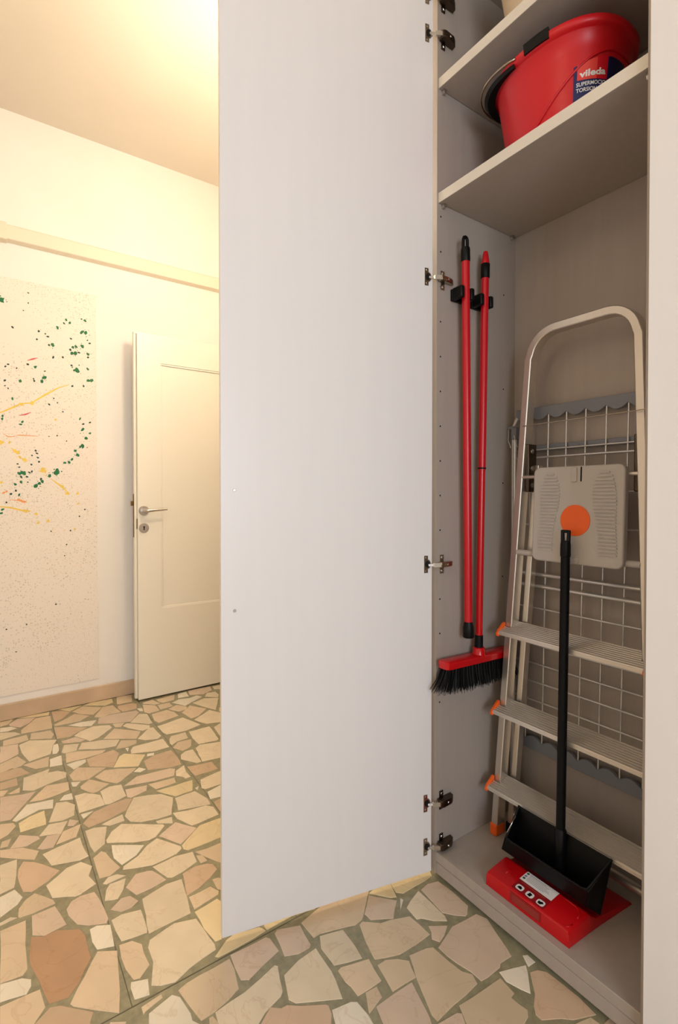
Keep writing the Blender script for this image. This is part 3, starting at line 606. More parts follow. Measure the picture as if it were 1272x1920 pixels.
GRN = """-0.995,2.066,13.0 -0.884,2.125,4.0 -0.884,2.075,4.0 -0.905,2.033,3.2 -0.952,1.942,6.0 -0.839,1.942,5.9 -0.848,1.900,4.8 -0.799,1.922,5.4 -0.811,1.934,4.1 -0.756,1.977,8.2 -0.726,2.004,5.5 -0.716,2.025,6.9 -0.699,2.012,6.9 -0.628,2.037,8.4 -0.644,2.042,4.2 -0.642,1.973,9.8 -0.624,1.973,9.9 -0.778,1.882,9.6 -0.794,1.880,5.5 -0.695,1.930,5.5 -0.687,1.887,7.6 -0.670,1.892,7.3 -0.642,1.900,9.5 -0.698,1.871,6.1 -0.690,1.853,9.5 -0.675,1.858,8.9 -0.657,1.863,5.6 -0.614,1.862,7.9 -0.616,1.935,4.2 -0.606,1.920,5.6 -0.614,1.845,5.6 -0.776,1.820,6.0 -0.732,1.827,5.5 -0.856,1.759,8.1 -0.888,1.768,5.9 -0.971,1.756,5.2 -0.983,1.744,5.3 -0.817,1.711,9.8 -0.827,1.690,8.1 -0.861,1.689,6.2 -0.921,1.681,7.2 -0.985,1.675,6.0 -0.864,1.699,4.0 -0.693,1.791,5.6 -0.666,1.770,14.0 -0.678,1.768,7.3 -0.615,1.783,6.8 -0.612,1.721,9.1 -0.597,1.726,9.6 -0.814,1.744,4.0 -0.936,1.742,4.0 -0.985,1.649,3.9 -0.972,1.638,4.0 -0.955,1.590,6.5 -0.775,1.610,4.1 -0.796,1.577,5.5 -0.758,1.589,4.1 -0.734,1.545,4.1 -0.689,1.683,5.6 -0.636,1.690,5.6 -0.997,1.484,6.5 -0.995,1.500,6.5 -0.922,1.464,6.4 -0.913,1.478,6.4 -0.654,1.516,6.4 -0.606,1.500,5.6 -0.639,1.489,5.6 -0.642,1.460,10.2 -0.606,1.443,6.5 -0.627,1.413,9.1 -0.643,1.373,11.3 -0.653,1.367,7.1 -0.676,1.346,7.9 -0.668,1.324,9.6 -0.694,1.300,7.3 -0.706,1.283,7.8 -0.728,1.280,7.2 -0.760,1.234,13.8 -0.770,1.226,9.9 -0.796,1.211,9.3 -0.830,1.181,8.7 -0.842,1.170,9.2 -0.856,1.159,10.8 -0.761,1.419,4.1 -0.857,1.337,5.4 -0.852,1.324,5.4 -0.873,1.312,4.1 -0.848,1.302,5.4 -0.843,1.281,5.4 -0.876,1.266,5.3 -0.935,1.267,4.5 -0.928,1.251,4.5 -0.928,1.219,8.5 -0.917,1.225,9.0 -0.906,1.222,9.1 -0.885,1.226,5.4 -0.874,1.231,5.4 -0.920,1.203,6.2 -0.895,1.204,5.3 -0.920,1.177,6.9 -0.892,1.177,4.0 -0.945,1.166,7.1 -0.834,1.194,5.9 -0.963,1.118,6.0 -0.929,1.113,7.2 -0.943,1.134,5.3 -0.983,1.076,5.2 -0.998,1.042,6.8 -1.003,1.024,6.8 -0.798,1.413,3.3 -0.718,1.394,3.4 -0.634,1.036,4.2 -0.660,1.000,4.2 -0.721,0.854,4.2 -0.731,0.796,3.4 -0.703,0.926,4.2 -0.772,0.547,4.4 -0.791,0.926,3.8 -0.902,0.461,4.0 -0.987,0.449,3.9 -0.948,0.331,3.8"""
rg = random.Random(5)
xg = ['%.3f,%.3f,%.1f' % (-1.02-abs(rg.gauss(0,.3)), rg.gauss(1.45,.33), rg.uniform(3,10)) for _ in range(70)]
GL = GRN.split()
blobs(' '.join(x for i, x in enumerate(GL) if float(x.split(',')[2]) >= 6.3), 'green_splatter', 'paint_green', extra=xg[:40])
blobs(' '.join(x for i, x in enumerate(GL) if float(x.split(',')[2]) < 6.3), 'dark_splatter', 'paint_dark_green', 0.2, extra=xg[40:])
blobs("""-0.871,1.578,11.3 -0.917,1.565,9.6 -1.003,1.371,11.8 -0.968,1.373,6.6 -0.946,1.330,13.2 -0.934,1.325,10.6 -0.908,1.289,10.6 -0.923,1.299,8.0 -0.829,1.243,12.5 -0.818,1.233,12.0 -0.741,1.157,9.4 -0.714,1.121,8.9 -1.004,1.173,9.4 -0.857,1.016,7.1 -0.848,0.972,8.6 -0.805,0.979,8.7 -0.912,1.035,8.0 -0.900,1.032,8.0 -0.889,1.032,5.4 -0.669,1.121,6.7 -0.766,1.501,5.5 -0.683,0.933,5.6 -0.667,1.068,5.6""", 'yellow_splatter', 'paint_yellow', 0.45, ['%.3f,%.3f,%.1f' % (-1.03-abs(rg.gauss(0,.3)), rg.gauss(1.3,.25), rg.uniform(4,11)) for _ in range(24)])
blobs("""-0.934,1.089,6.9 -0.920,1.083,9.1 -0.907,1.078,8.0 -0.994,1.123,6.6 -0.982,1.131,5.3""", 'orange_splatter', 'paint_orange', 0.4)
def strokes(L, name, m, w):
    for pts in L:
        mb = MB()
        n = len(pts); up = []; dn = []
        for i, (y, z) in enumerate(pts):
            a = pts[max(i-1,0)]; b_ = pts[min(i+1,n-1)]; dx, dz = b_[0]-a[0], b_[1]-a[1]; l = math.hypot(dx,dz)
            k = w*(0.35 if i in (0,n-1) else 1)*random.uniform(.6,1.1)
            up.append((y-dz/l*k, z+dx/l*k)); dn.append((y+dz/l*k, z-dx/l*k))
        mb.prism(up+dn[::-1], lambda a,b,t: (t,a,b), PXF-0.0002, PXF+0.0004)
        mb.build(name, m, pc)
strokes([[(-1.05,1.50),(-0.995,1.5204),(-0.955,1.545),(-0.9171,1.5676),(-0.8714,1.5776),(-0.84,1.603),(-0.8128,1.6244),(-0.7527,1.667),(-0.7035,1.6896)], [(-0.7918,1.1978),(-0.7437,1.1572),(-0.707,1.1213)], [(-1.04,1.06),(-0.9654,1.0495),(-0.92,1.036),(-0.8751,1.0321)]], 'yellow_stroke', 'paint_yellow', 0.0045)
strokes([[(-0.8906,1.7862),(-0.8653,1.7981),(-0.8467,1.8063)], [(-0.9265,1.5083),(-0.8993,1.5161),(-0.8763,1.5289)]], 'red_stroke', 'paint_red', 0.0042)
strokes([[(-0.9406,1.4093),(-0.9227,1.4105),(-0.8447,1.4104)], [(-0.9957,1.416),(-0.9739,1.3992),(-0.9406,1.404)], [(-0.9695,1.0891),(-0.93,1.085),(-0.8977,1.0753)]], 'orange_stroke', 'paint_orange', 0.0028)

# ------------------------------------------------------------------ ceiling lamp of the hall
def pendant(lx, ly, zc, label, mt, rad=0.12):
    t = thing('pendant_lamp', label, 'lamp', (lx, ly, zc-rad), 'opal globe pendant lamps')
    m = MB(); R = []
    for i in range(1, 12):
        a = math.pi*i/12; R.append([(lx+rad*math.sin(a)*math.cos(2*math.pi*k/24), ly+rad*math.sin(a)*math.sin(2*math.pi*k/24), zc-rad*math.cos(a)) for k in range(24)])
    m.rings(R); m.build('glass_globe', mt, t, smooth=True)
    MB().tube([(lx,ly,zc+rad-0.006),(lx,ly,ZC-0.02)], 0.006, 8).build('cord', 'door_paint', t)
    MB().disc((lx,ly,ZC-0.03), (0,0,1), 0.05, 0.03, 20).build('ceiling_rose', 'door_paint', t)
pendant(-0.66, -0.16, 2.38, 'glowing opal globe pendant in the hall behind the open cabinet door', 'lamp_glass')
pendant(0.60, -2.00, 2.62, 'glowing opal globe pendant behind the camera', 'lamp_glass_room')

# ------------------------------------------------------------------ the open storage cabinet
CW, CD, TH = 0.562, 0.358, 0.018
CT = 2.66
Z0 = 0.015
ZB = 0.0775
cab = thing('storage_cabinet', 'open tall grey laminate storage cabinet holding ladder, brooms and red bucket', 'cabinet', (0.28, 0.18, 0.0))
def part(mb, name, m, parent=cab, **k): return mb.build(name, m, parent, **k)
part(MB().box((-TH, 0, Z0), (0, CD+0.008, CT)), 'side_panel', 'melamine')
part(MB().box((CW, 0, Z0), (CW+TH, CD+0.008, CT)), 'side_panel', 'melamine')
part(MB().box((0, CD, Z0), (CW, CD+0.008, CT)), 'back_panel', 'melamine')
part(MB().box((0, 0.001, 0.050), (CW, CD, ZB)), 'bottom_panel', 'melamine', bevel=0.0012)
part(MB().box((0, 0.002, Z0), (CW, 0.02, 0.0478)), 'plinth_rail', 'melamine', bevel=0.0012)
part(MB().box((0, 0, CT-TH), (CW, CD, CT)), 'top_panel', 'melamine')
for x in (0.05, 0.51):
    for y in (0.06, 0.31): part(MB().disc((x,y,0.0), (0,0,1), 0.018, 0.05), 'foot', 'black_plastic')
ZS1, ZS2, ST = 1.9454, 2.2690, 0.028
for z in (ZS1, ZS2):
    sh = part(MB().box((0.001, 0.006, z), (CW-0.001, CD-0.001, z+ST)), 'shelf', ['melamine'], bevel=0.001)
    e = MB().box((0.001, 0.0045, z), (CW-0.001, 0.0062, z+ST)); part(e, 'edge_band', 'melamine_edge', sh)
    for y in (0.022, 0.335):
        for x in (0.0, CW):
            s_ = 1 if x == 0 else -1
            p_ = MB(); p_.prism([(y-0.006,z-0.0002),(y-0.006,z-0.006),(y-0.003,z-0.012),(y+0.003,z-0.012),(y+0.006,z-0.006),(y+0.006,z-0.0002)], lambda a,b,t: (x+s_*t,a,b), 0.0, 0.011)
            part(p_, 'shelf_pin', 'nickel', sh)
ph = MB()
for k in range(1, 16):
    z = 0.45+0.1*k
    if abs(z-1.7) > .03 and abs(z-0.91) > .04: ph.disc((0.0001, 0.015, z-0.04), (1,0,0), 0.0026, 0.0005, 8)
for k in range(5): ph.disc((0.0001, 0.30, 0.55+0.3*k), (1,0,0), 0.0026, 0.0005, 8)
part(ph, 'pin_holes', 'black_hole', kind='stuff')

# door, opened a little past square; inner face seen
A = math.radians(12.7484)
EH = Vector((-0.005, -0.012, 0)); EE = Vector((-math.sin(A), -math.cos(A), 0)); EN = Vector((math.cos(A), -math.sin(A), 0))
def DP(u, t, z): p = EH+EE*u-EN*t; return (p.x, p.y, z)
def dbox(mb, u0, u1, t0, t1, z0, z1):
    mb.hexa([DP(u0,t0,z0),DP(u1,t0,z0),DP(u1,t1,z0),DP(u0,t1,z0),DP(u0,t0,z1),DP(u1,t0,z1),DP(u1,t1,z1),DP(u0,t1,z1)]); return mb
cdoor = part(dbox(MB(), 0, 0.598, 0, 0.019, 0.023, CT), 'door', 'cabinet_white', bevel=0.0008, label='open white cabinet door with six metal hinges')
for z in (1.1232, 0.8268):
    s_ = MB(); s_.disc(DP(0.565, 0.0005, z), EN, 0.0042, 0.002, 14); part(s_, 'handle_screw', 'nickel', cdoor, smooth=True, autos=30)
for z in (2.4135, 2.5190, 1.7306, 0.9135, 0.2250, 0.0990):
    # cup on the door
    c = MB(); u0 = 0.0185
    pl = [(u0-0.0055,-0.024),(u0+0.0075,-0.024),(u0+0.0075,0.024),(u0-0.0055,0.024)]
    c.prism([(u0+0.008,-0.0245),(u0+0.008,0.0245),(u0-0.004,0.0245),(u0-0.004,0.0135),(u0-0.009,0.0115),(u0-0.0125,0.006),(u0-0.0135,0),(u0-0.0125,-0.006),(u0-0.009,-0.0115),(u0-0.004,-0.0135),(u0-0.004,-0.0245)], lambda a,b,t: DP(a,-t,z+b), 0.0002, 0.0018)
    cup = part(c, 'hinge_cup', 'steel', cdoor)
    c = MB(); c.prism([(u0-0.002+0.0075*math.cos(k*.5236), 0.0095*math.sin(k*.5236)) for k in range(12)], lambda a,b,t: DP(a,-t,z+b), 0.0018, 0.0030)
    part(c, 'hinge_cup_recess', 'black_hole', cdoor)
    for s_ in (-1, 1):
        c = MB(); c.disc(DP(u0+0.001, -0.0018, z+s_*0.0185), EN, 0.0034, 0.0012, 10); part(c, 'hinge_screw', 'chrome', cdoor)
    # arm on the side panel
    big = z not in (1.7306, 0.9135)
    c = MB(); hz = 0.0095 if big else 0.007; zo = z-0.002
    c.prism([(0.002,0.006),(0.002,0.020),(0.012,0.024 if big else 0.019),(0.045,0.022 if big else 0.015),(0.058,0.014 if big else 0.009),(0.060,0.002),(0.010,0.001)], lambda a,b,t: (b,a,zo+t), -hz, hz)
    arm = part(c, 'hinge_arm', 'steel_dark' if big else 'steel', bevel=0.0012)
    c = MB()
    c.box((0.0002,0.014,zo-0.0265),(0.003,0.028,zo+0.0265))
    part(c, 'mounting_plate', 'steel_dark' if big else 'steel', arm)
    for s_ in (-1,1):
        c = MB(); c.disc((0.003,0.0215,zo+s_*0.019),(1,0,0),0.0052,0.003,12); part(c, 'plate_screw', 'chrome', arm)
    c = MB(); c.disc((0.0225 if big else 0.0185,0.030,zo),(1,0,0),0.0035,0.0022,10); part(c, 'arm_screw', 'chrome', arm)
    c = MB(); a0 = Vector(DP(u0-0.004,-0.004,zo)); a1 = Vector((0.014,0.006,zo)); dd = (a1-a0).normalized(); sd = Vector((-dd.y,dd.x,0))
    def lnk(t, w0, w1, h): q = a0.lerp(a1, t); return [q-sd*w0+Vector((0,0,-h)), q+sd*w1+Vector((0,0,-h)), q+sd*w1+Vector((0,0,h)), q-sd*w0+Vector((0,0,h))]
    c.rings([lnk(0,.002,.002,.003), lnk(.35,.003,.002,.0035), lnk(.45,.005,.002,.006), lnk(1,.005,.002,.006)])
    part(c, 'hinge_link', 'chrome', arm)

# neighbouring closed cabinets
nb = thing('tall_cabinet', 'closed tall white cabinet to the right of the open one', 'cabinet', (1.2, 0.18, 0.0))
m = MB(); m.box((CW+TH+0.0005, 0.0, Z0), (CW+TH+1.2, CD+0.008, CT)); m.build('body', 'melamine', nb)
for k in range(2):
    m = MB(); x0 = 0.5755+k*0.602; m.box((x0, -0.0215, 0.023), (x0+0.599, -0.002, CT)); dn_ = m.build('door', 'cabinet_white', nb, bevel=0.0008)
for x in (0.66, 1.7):
    for y in (0.06, 0.31): MB().disc((x,y,0.0), (0,0,1), 0.018, Z0+0.001).build('foot', 'black_plastic', nb)

# clips on the side panel
for (y, z) in ((0.0805, 1.694), (0.1655, 1.690)):
    c = MB(); c.box((0.0003, y-0.026, z-0.017), (0.009, y+0.026, z+0.017)); cl = part(c, 'tool_clip', 'black_plastic', bevel=0.002)
    for s_ in (-1, 1):
        c = MB(); ya, yb = sorted((y+s_*0.0135, y+s_*0.0285)); c.box((0.0085, ya, z-0.0175), (0.046, yb, z+0.0175)); part(c, 'clip_jaw', 'black_plastic', cl, bevel=0.004)

# ------------------------------------------------------------------ mop handle and broom held by the clips
def lerp(a, b, t): return tuple(a[i]+(b[i]-a[i])*t for i in range(3))
p0, p1 = (0.035, 0.0792, 1.8598), (0.035, 0.0986, 0.6934)
ml = 1.1664
mop = thing('mop_stick', 'red pole with black hook cap and black socket end, clipped nearest the door', 'pole', p1)
m = MB(); m.tube([lerp(p0,p1,0.055), lerp(p0,p1,0.975)], 0.0118, 16); m.build('pole', 'red_pole', mop, smooth=True, autos=40)
m = MB(); m.tube([lerp(p0,p1,t) for t in (0.030,0.034,0.062,0.064)], [0.0122,0.0132,0.0135,0.0125], 16)
def cap(y, z): return (0.035, y, z)
top = lerp(p0,p1,0.0)
m.build('cap_sleeve', 'black_plastic', mop, smooth=True, autos=50)
m = MB(); ty, tz = top[1], top[2]
m.tube([(0.035,ty+0.0088,tz-0.042),(0.035,ty+0.0085,tz-0.012),(0.035,ty+0.006,tz-0.006),(0.035,ty,tz-0.0035),(0.035,ty-0.006,tz-0.006),(0.035,ty-0.0088,tz-0.012),(0.035,ty-0.0092,tz-0.042)], 0.0046, 10)
m.build('hook_cap', 'black_plastic', mop, smooth=True, autos=50)
m = MB(); m.tube([lerp(p0,p1,t) for t in (0.960,0.974,0.998,1.0)], [0.0120,0.0158,0.0165,0.0150], 18); m.build('socket_end', 'black_plastic', mop, smooth=True, autos=50)

q0, q1 = (0.035, 0.1684, 1.8383), (0.035, 0.1437, 0.640)
br = thing('push_broom', 'red telescopic broom with black bristles and black grip, clipped next to the ladder', 'broom', (0.035, 0.146, 0.545))
m = MB(); m.tube([lerp(q0,q1,t) for t in (0.035,0.545)], 0.0113, 16); m.build('pole', 'red_pole', br, smooth=True, autos=40)
m = MB(); m.tube([lerp(q0,q1,t) for t in (0.540,0.965)], 0.0104, 16); m.build('lower_pole', 'red_gloss', br, smooth=True, autos=40)
m = MB(); m.tube([lerp(q0,q1,t) for t in (0.538,0.5385,0.5415,0.542)], [0.0113,0.0124,0.0124,0.0113], 16); m.build('lock_ring', 'black_plastic', br)
m = MB(); m.tube([lerp(q0,q1,t) for t in (0.0,0.002,0.028,0.033)], [0.0060,0.0072,0.0122,0.0122], 16); m.build('end_cap', 'red_pole', br, smooth=True, autos=50)
m = MB(); m.tube([lerp(q0,q1,t) for t in (0.031,0.032,0.066,0.067)], [0.0122,0.0135,0.0130,0.0118], 16); m.build('grip', 'black_matte', br, smooth=True, autos=50)
m = MB(); m.tube([lerp(q0,q1,t) for t in (0.955,0.956,0.990,1.0)], [0.0105,0.0122,0.0126,0.0126], 16); m.build('collar', 'black_matte', br, smooth=True, autos=50)
HZ0 = 0.618
def hd_(y): return 0.0
m = MB(); R = []
for y, k in ((-0.010,0.55),(-0.004,0.9),(0.004,1.0),(0.29,1.0),(0.298,0.9),(0.304,0.55)):
    zt = HZ0+0.020-(y-0.146)*0.03
    R.append([(0.034-0.022*k,y,zt-0.022),(0.034-0.023*k,y,zt-0.004),(0.034-0.017*k,y,zt),(0.034+0.017*k,y,zt),(0.034+0.023*k,y,zt-0.004),(0.034+0.022*k,y,zt-0.022)])
m.rings(R); m.build('head', 'red_gloss', br, smooth=True, autos=50, bevel=0.002)
m = MB(); m.tube([(0.036,0.1437,0.632),(0.036,0.1437,0.640),(0.036,0.1437,0.656),(0.036,0.1437,0.658)], [0.022,0.019,0.0175,0.015], 18); m.build('head_socket', 'red_gloss', br, smooth=True, autos=50)
m = MB(); rb = random.Random(3)
for k in range(1100):
    u = rb.uniform(-1,1); v = rb.uniform(-1,1)
    y = 0.146+u*0.142; x = 0.034+v*0.018; zt = HZ0-(y-0.146)*0.03
    ln = 0.068+rb.uniform(-0.006,0.006)-0.012*max(0,abs(u)-0.75)
    fl_ = (abs(u)**4)*0.040*math.copysign(1,u)+rb.uniform(-.004,.004)
    bx_ = max(0.004, min(0.085, x+v*0.010+rb.uniform(-.003,.003)))
    ye = min(0.312, y+fl_); r = 0.0011
    if ye > 0.16: bx_ = min(bx_, 0.056)
    a = rb.uniform(0,6.28)
    top_ = [(x+r*math.cos(a+t), y+r*math.sin(a+t), zt) for t in (0,2.094,4.189)]
    mid = [(x+(bx_-x)*.35+r*math.cos(a+t), y+(ye-y)*.35+r*math.sin(a+t), zt-ln*.5) for t in (0,2.094,4.189)]
    end = [(bx_+r*.6*math.cos(a+t), ye+r*.6*math.sin(a+t), zt-ln) for t in (0,2.094,4.189)]
    m.rings([top_, mid, end], cap0=False)
m.build('bristles', 'bristle', br, kind='stuff', recalc=False)

# ------------------------------------------------------------------ red bucket on the shelf
ZK = ZS1+ST
BXC, BYC = 0.27, 0.18
def sell(th, a, b_, n=2.3):
    c, s_ = math.cos(th), math.sin(th)
    return a*math.copysign(abs(c)**(2/n), c), b_*math.copysign(abs(s_)**(2/n), s_)
def BS(th, k, off=0.0):
    a = 0.132+0.032*k+off; b_ = 0.105+0.033*k+off; x, y = sell(th, a, b_); return (BXC+x, BYC+y, ZK+0.003+0.224*k)
bk = thing('mop_bucket', 'red plastic mop bucket with black handle and printed label on the shelf', 'bucket', (BXC, BYC, ZK))
NB = 64
def bring(k, off=0.0): return [BS(2*math.pi*i/NB, k, off) for i in range(NB)]
def bringz(k, off, dz): return [(x,y,z+dz) for x,y,z in bring(k, off)]
m = MB(); m.rings([bringz(0,-0.006,-0.0025), bring(0.02), bring(0.25), bring(0.5), bring(0.75), bring(0.94), bring(0.945,0.002), bring(0.955,0.009), bring(0.97,0.0115), bring(1.02,0.0115), bring(1.035,0.007), bring(1.02,-0.001), bring(0.94,-0.004), bring(0.5,-0.004), bring(0.03,-0.004)])
m.build('bucket_body', 'red_plastic', bk, smooth=True, autos=60)
m = MB(); pts = []
for i in range(25):
    t = i/24; th = -1.75+t*1.95; k = 0.10+0.66*math.sin(min(1,t*1.18)*math.pi/2)
    pts.append(BS(th, k, 0.0005))
m.tube(pts, 0.0032, 6); m.build('embossed_arc', 'red_plastic', bk, smooth=True)
def bpatch(name, mt, f0, f1, t0, t1, n=14, off=0.0012):   # patch between lower curve f0(th) and upper curve f1(th)
    mb = MB(); r = []
    for i in range(n+1):
        th = t0+(t1-t0)*i/n; a, b_ = f0(th), f1(th)
        r.append([BS(th, a+(b_-a)*j/4, off) for j in range(5)])
    vs = [p for q in r for p in q]; fs = [(i*5+j, (i+1)*5+j, (i+1)*5+j+1, i*5+j+1) for i in range(n) for j in range(4)]
    mb.add(vs, fs); o = mb.build(name, mt, bk, smooth=True)
    return o
def upper(th): return 0.60+0.085*math.sin(max(0,min(1,(th+0.93)/0.93))*math.pi*0.62)
def low(th): return 0.06
bpatch('label_band', 'label_navy', low, lambda th: upper(th), -0.95, 0.04)
bpatch('label_salmon_field', 'label_salmon', lambda th: 0.465, upper, -0.89, -0.545, off=0.0016)
bpatch('label_red_field', 'label_red', lambda th: 0.465, upper, -0.545, -0.335, off=0.0016)
bpatch('label_dark_field', 'label_navy_deep', lambda th: 0.30, upper, -0.30, 0.035, off=0.0016)
def btext(txt, th0, th1, k0, hgt, name, bold):
    vs, fs, w_ = text_mesh(txt, 1.0, bold); top_ = max(v[1] for v in vs)
    mb = MB(); mb.add([BS(th0+(th1-th0)*v[0]/w_, k0(v[0]/w_)+hgt*v[1], 0.0022) for v in vs], fs)
    mb.build(name, 'label_white', bk, recalc=False)
btext('vileda', -0.845, -0.375, lambda t: 0.487+0.022*t, 0.085, 'label_lettering', 0.035)
btext('SUPERMOCIO', -0.905, -0.36, lambda t: 0.405+0.012*t, 0.052, 'label_lettering', 0.02)
btext('TORSION', -0.905, -0.53, lambda t: 0.352+0.006*t, 0.052, 'label_lettering', 0.02)
# black bail handle lying round the left end, and black pouring piece
m = MB(); pts = []
for i in range(22):
    t = i/21; th = -1.72-1.75*t; off = 0.012+0.030*math.sin(math.pi*t)**0.8
    x, y, z = BS(th, 0.985, off); pts.append((x, y, z+0.004-0.03*t*0))
m.tube(pts, 0.0028, 8); m.build('bail_handle', 'steel', bk, smooth=True)
m = MB(); R0 = []; R1 = []
for i in range(22):
    t = i/21; th = -1.75-1.70*t
    R0.append([BS(th,0.965,0.0125), BS(th,0.925,0.007), BS(th,0.925,0.0125+0.014*math.sin(math.pi*t)), BS(th,0.965,0.0135+0.020*math.sin(math.pi*t))])
m.rings(R0); m.build('handle_grip', 'black_plastic', bk, smooth=True, autos=40)
m = MB(); R0 = []
for i in range(8):
    th = -1.60+0.30*i/7; R0.append([BS(th,0.955,0.013), BS(th,0.955,-0.003), BS(th,1.06,-0.003), BS(th,1.06,0.013)])
m.rings(R0); m.build('handle_lug', 'black_plastic', bk, smooth=True, autos=40)

# ------------------------------------------------------------------ cream round container on the top shelf
ZT = ZS2+ST
cc = (0.256, 0.19)
cs = thing('round_container', 'cream round container standing on the top shelf, cut off by the photo edge', 'container', (cc[0], cc[1], ZT))
m = MB(); R = []
for z, r in ((0.0,0.112),(0.0,0.118),(0.006,0.119),(0.20,0.150),(0.21,0.151),(0.21,0.147),(0.20,0.146),(0.006,0.113)):
    R.append([(cc[0]+r*math.cos(2*math.pi*k/48), cc[1]+r*math.sin(2*math.pi*k/48), ZT+0.0005+z) for k in range(48)])
m.rings(R, True, True); m.build('container_body', 'cream_shade', cs, smooth=True, autos=40)
m = MB(); m.tube([(cc[0]+0.1512*math.cos(t*.1309),cc[1]+0.1512*math.sin(t*.1309),ZT+0.206) for t in range(48)], 0.003, 6, closed=True); m.build('rim', 'cream_shade', cs, smooth=True)

# ------------------------------------------------------------------ drying rack leaning on the back panel
YR = 0.333
rk = thing('drying_rack', 'folded metal drying rack with grey wavy plastic bars behind the ladder', 'clothes rack', (0.27, YR, ZB))
wires = [0.0806+0.0582*k for k in range(8)]
def wx(k, z): return wires[k]-0.0172*(1.3175-z)
for k in range(8):
    m = MB(); m.tube([(wx(k,1.362),YR,1.362),(wx(k,0.345),YR,0.345)], 0.0026, 8); m.build('wire', 'rack_wire', rk, smooth=True, autos=50)
def scallop(x0, x1, zflat, zc, zl, zref):
    P = [(x1,zflat),(x0,zflat)]; xs = [x0]+[wx(k,zref) for k in range(8) if x0 < wx(k,zref) < x1]+[x1]
    low_ = []
    for i in range(len(xs)-1):
        for j in range(7):
            t = j/7; low_.append((xs[i]+(xs[i+1]-xs[i])*t, zc+(zl-zc)*math.sin(math.pi*t)))
    low_.append((xs[-1], zc)); return P+low_
m = MB(); m.prism(scallop(0.03,0.54,1.381,1.357,1.342,1.36), lambda a,b,t: (a,t,b), YR-0.006, YR+0.006); m.build('wavy_bar', 'rack_grey', rk, bevel=0.0015)
m = MB(); m.prism(scallop(0.028,0.52,0.3200,0.347,0.362,0.35), lambda a,b,t: (a,t,b), YR-0.006, YR+0.006); m.build('wavy_bar', 'rack_grey', rk, bevel=0.0015)
m = MB(); m.box((0.03,YR+0.005,1.247),(0.54,YR+0.013,1.266)); m.build('cross_bar', 'rack_grey', rk, bevel=0.002)
for z, r, dy in ((1.2505,0.0022,-0.004),(1.2265,0.0034,-0.006),(0.8690,0.0062,-0.010),(0.8325,0.0062,-0.010),(0.7635,0.0028,-0.005),(0.6480,0.0028,-0.005),(0.5905,0.0028,-0.005),(0.5340,0.0028,-0.005),(0.4755,0.0028,-0.005),(0.4150,0.0028,-0.005),(1.02,0.0028,-0.005),(1.12,0.0028,-0.005)):
    m = MB(); m.tube([(0.022,YR+dy,z),(0.53,YR+dy,z)], r, 8); m.build('rod', 'rack_wire', rk, smooth=True, autos=50)
m = MB(); m.tube([(0.0145,YR,ZB+0.0006),(0.0145,YR,1.315)]+[(0.0145+0.06*(1-math.cos(a)),YR,1.315+0.06*math.sin(a)) for a in (0.3,0.6,0.9,1.2,1.57)]+[(0.46,YR+0.010,1.375)]+[(0.54-0.06+0.06*math.sin(a),YR+0.010,1.315+0.06*math.cos(a)) for a in (0.3,0.7,1.1,1.57)]+[(0.54,YR+0.010,ZB+0.0006)], 0.0062, 10); m.build('frame_tube', 'rack_wire', rk, smooth=True, autos=60)
for x in (0.0300, 0.5180):
    m = MB(); m.tube([(x,YR-0.014,ZB+0.002),(x,YR-0.012,1.300)], 0.0062, 10); m.build('frame_tube', 'rack_wire', rk, smooth=True, autos=60)
MB().box((0.022,YR-0.022,1.288),(0.040,YR-0.004,1.330)).build('corner_clip', 'rack_grey', rk, bevel=0.002)
MB().box((0.004,YR-0.016,1.322),(0.0215,YR-0.008,1.330)).build('hook', 'rack_grey', rk, bevel=0.002)
m = MB(); m.tube([(0.006,YR-0.012,1.326),(0.010,YR-0.020,1.285),(0.016,YR-0.014,1.262)], 0.0018, 6); m.build('latch_wire', 'rack_wire', rk)
MB().tube([(0.034,YR-0.023,1.30),(0.046,YR-0.024,1.262)], 0.0018, 6).build('latch_wire', 'rack_wire', rk)
m = MB(); m.tube([(0.030,YR-0.022,1.326),(0.1261,0.2345,1.3138),(0.4215,0.2345,1.3161),(0.470,0.2385,1.318),(0.520,YR-0.01,1.326)], 0.0013, 6); m.build('tie_wire', 'steel', rk)

# ------------------------------------------------------------------ aluminium step ladder
LC = 0.275
def lyf(z): return 0.197+(z-0.08)*0.04
def lhw(z): return 0.187-(z-0.65)*0.05
ld = thing('step_ladder', 'folded aluminium step ladder with grey platform and orange caps', 'ladder', (LC, 0.23, ZB))
RW, RD = 0.022, 0.036
def frame_path(zb, zt, rad, off, dy):
    def rail(z, s_): return (LC+s_*(lhw(z)+off), z)
    P = [rail(z,-1) for z in (zb, 0.5, 0.9, zt-rad)]
    cxl, cxr = rail(zt-rad,-1)[0]+rad+0.004, rail(zt-rad,1)[0]-rad-0.004
    P += [(cxl-rad*math.cos(a), zt-rad+rad*math.sin(a)) for a in [math.pi/2*i/8 for i in range(1,9)]]
    P += [(cxr+rad*math.sin(a), zt-rad+rad*math.cos(a)) for a in [math.pi/2*i/8 for i in range(0,8)]]
    P += [rail(z,1) for z in (zt-rad, 0.9, 0.5, zb)]
    return [(x, lyf(z)+dy, z) for x, z in P]
m = MB(); m.sweep(frame_path(0.100, 1.588, 0.078, RW/2, RD/2), RW, RD); m.build('front_frame', 'aluminium', ld, smooth=True, autos=28)
for s_ in (-1, 1):
    m = MB(); m.sweep([(LC+s_*(lhw(z)-0.012), lyf(z)+RD+0.022, z) for z in (0.095,0.5,0.9,1.20)], 0.018, 0.026); m.build('rear_leg', 'aluminium', ld, smooth=True, autos=28)
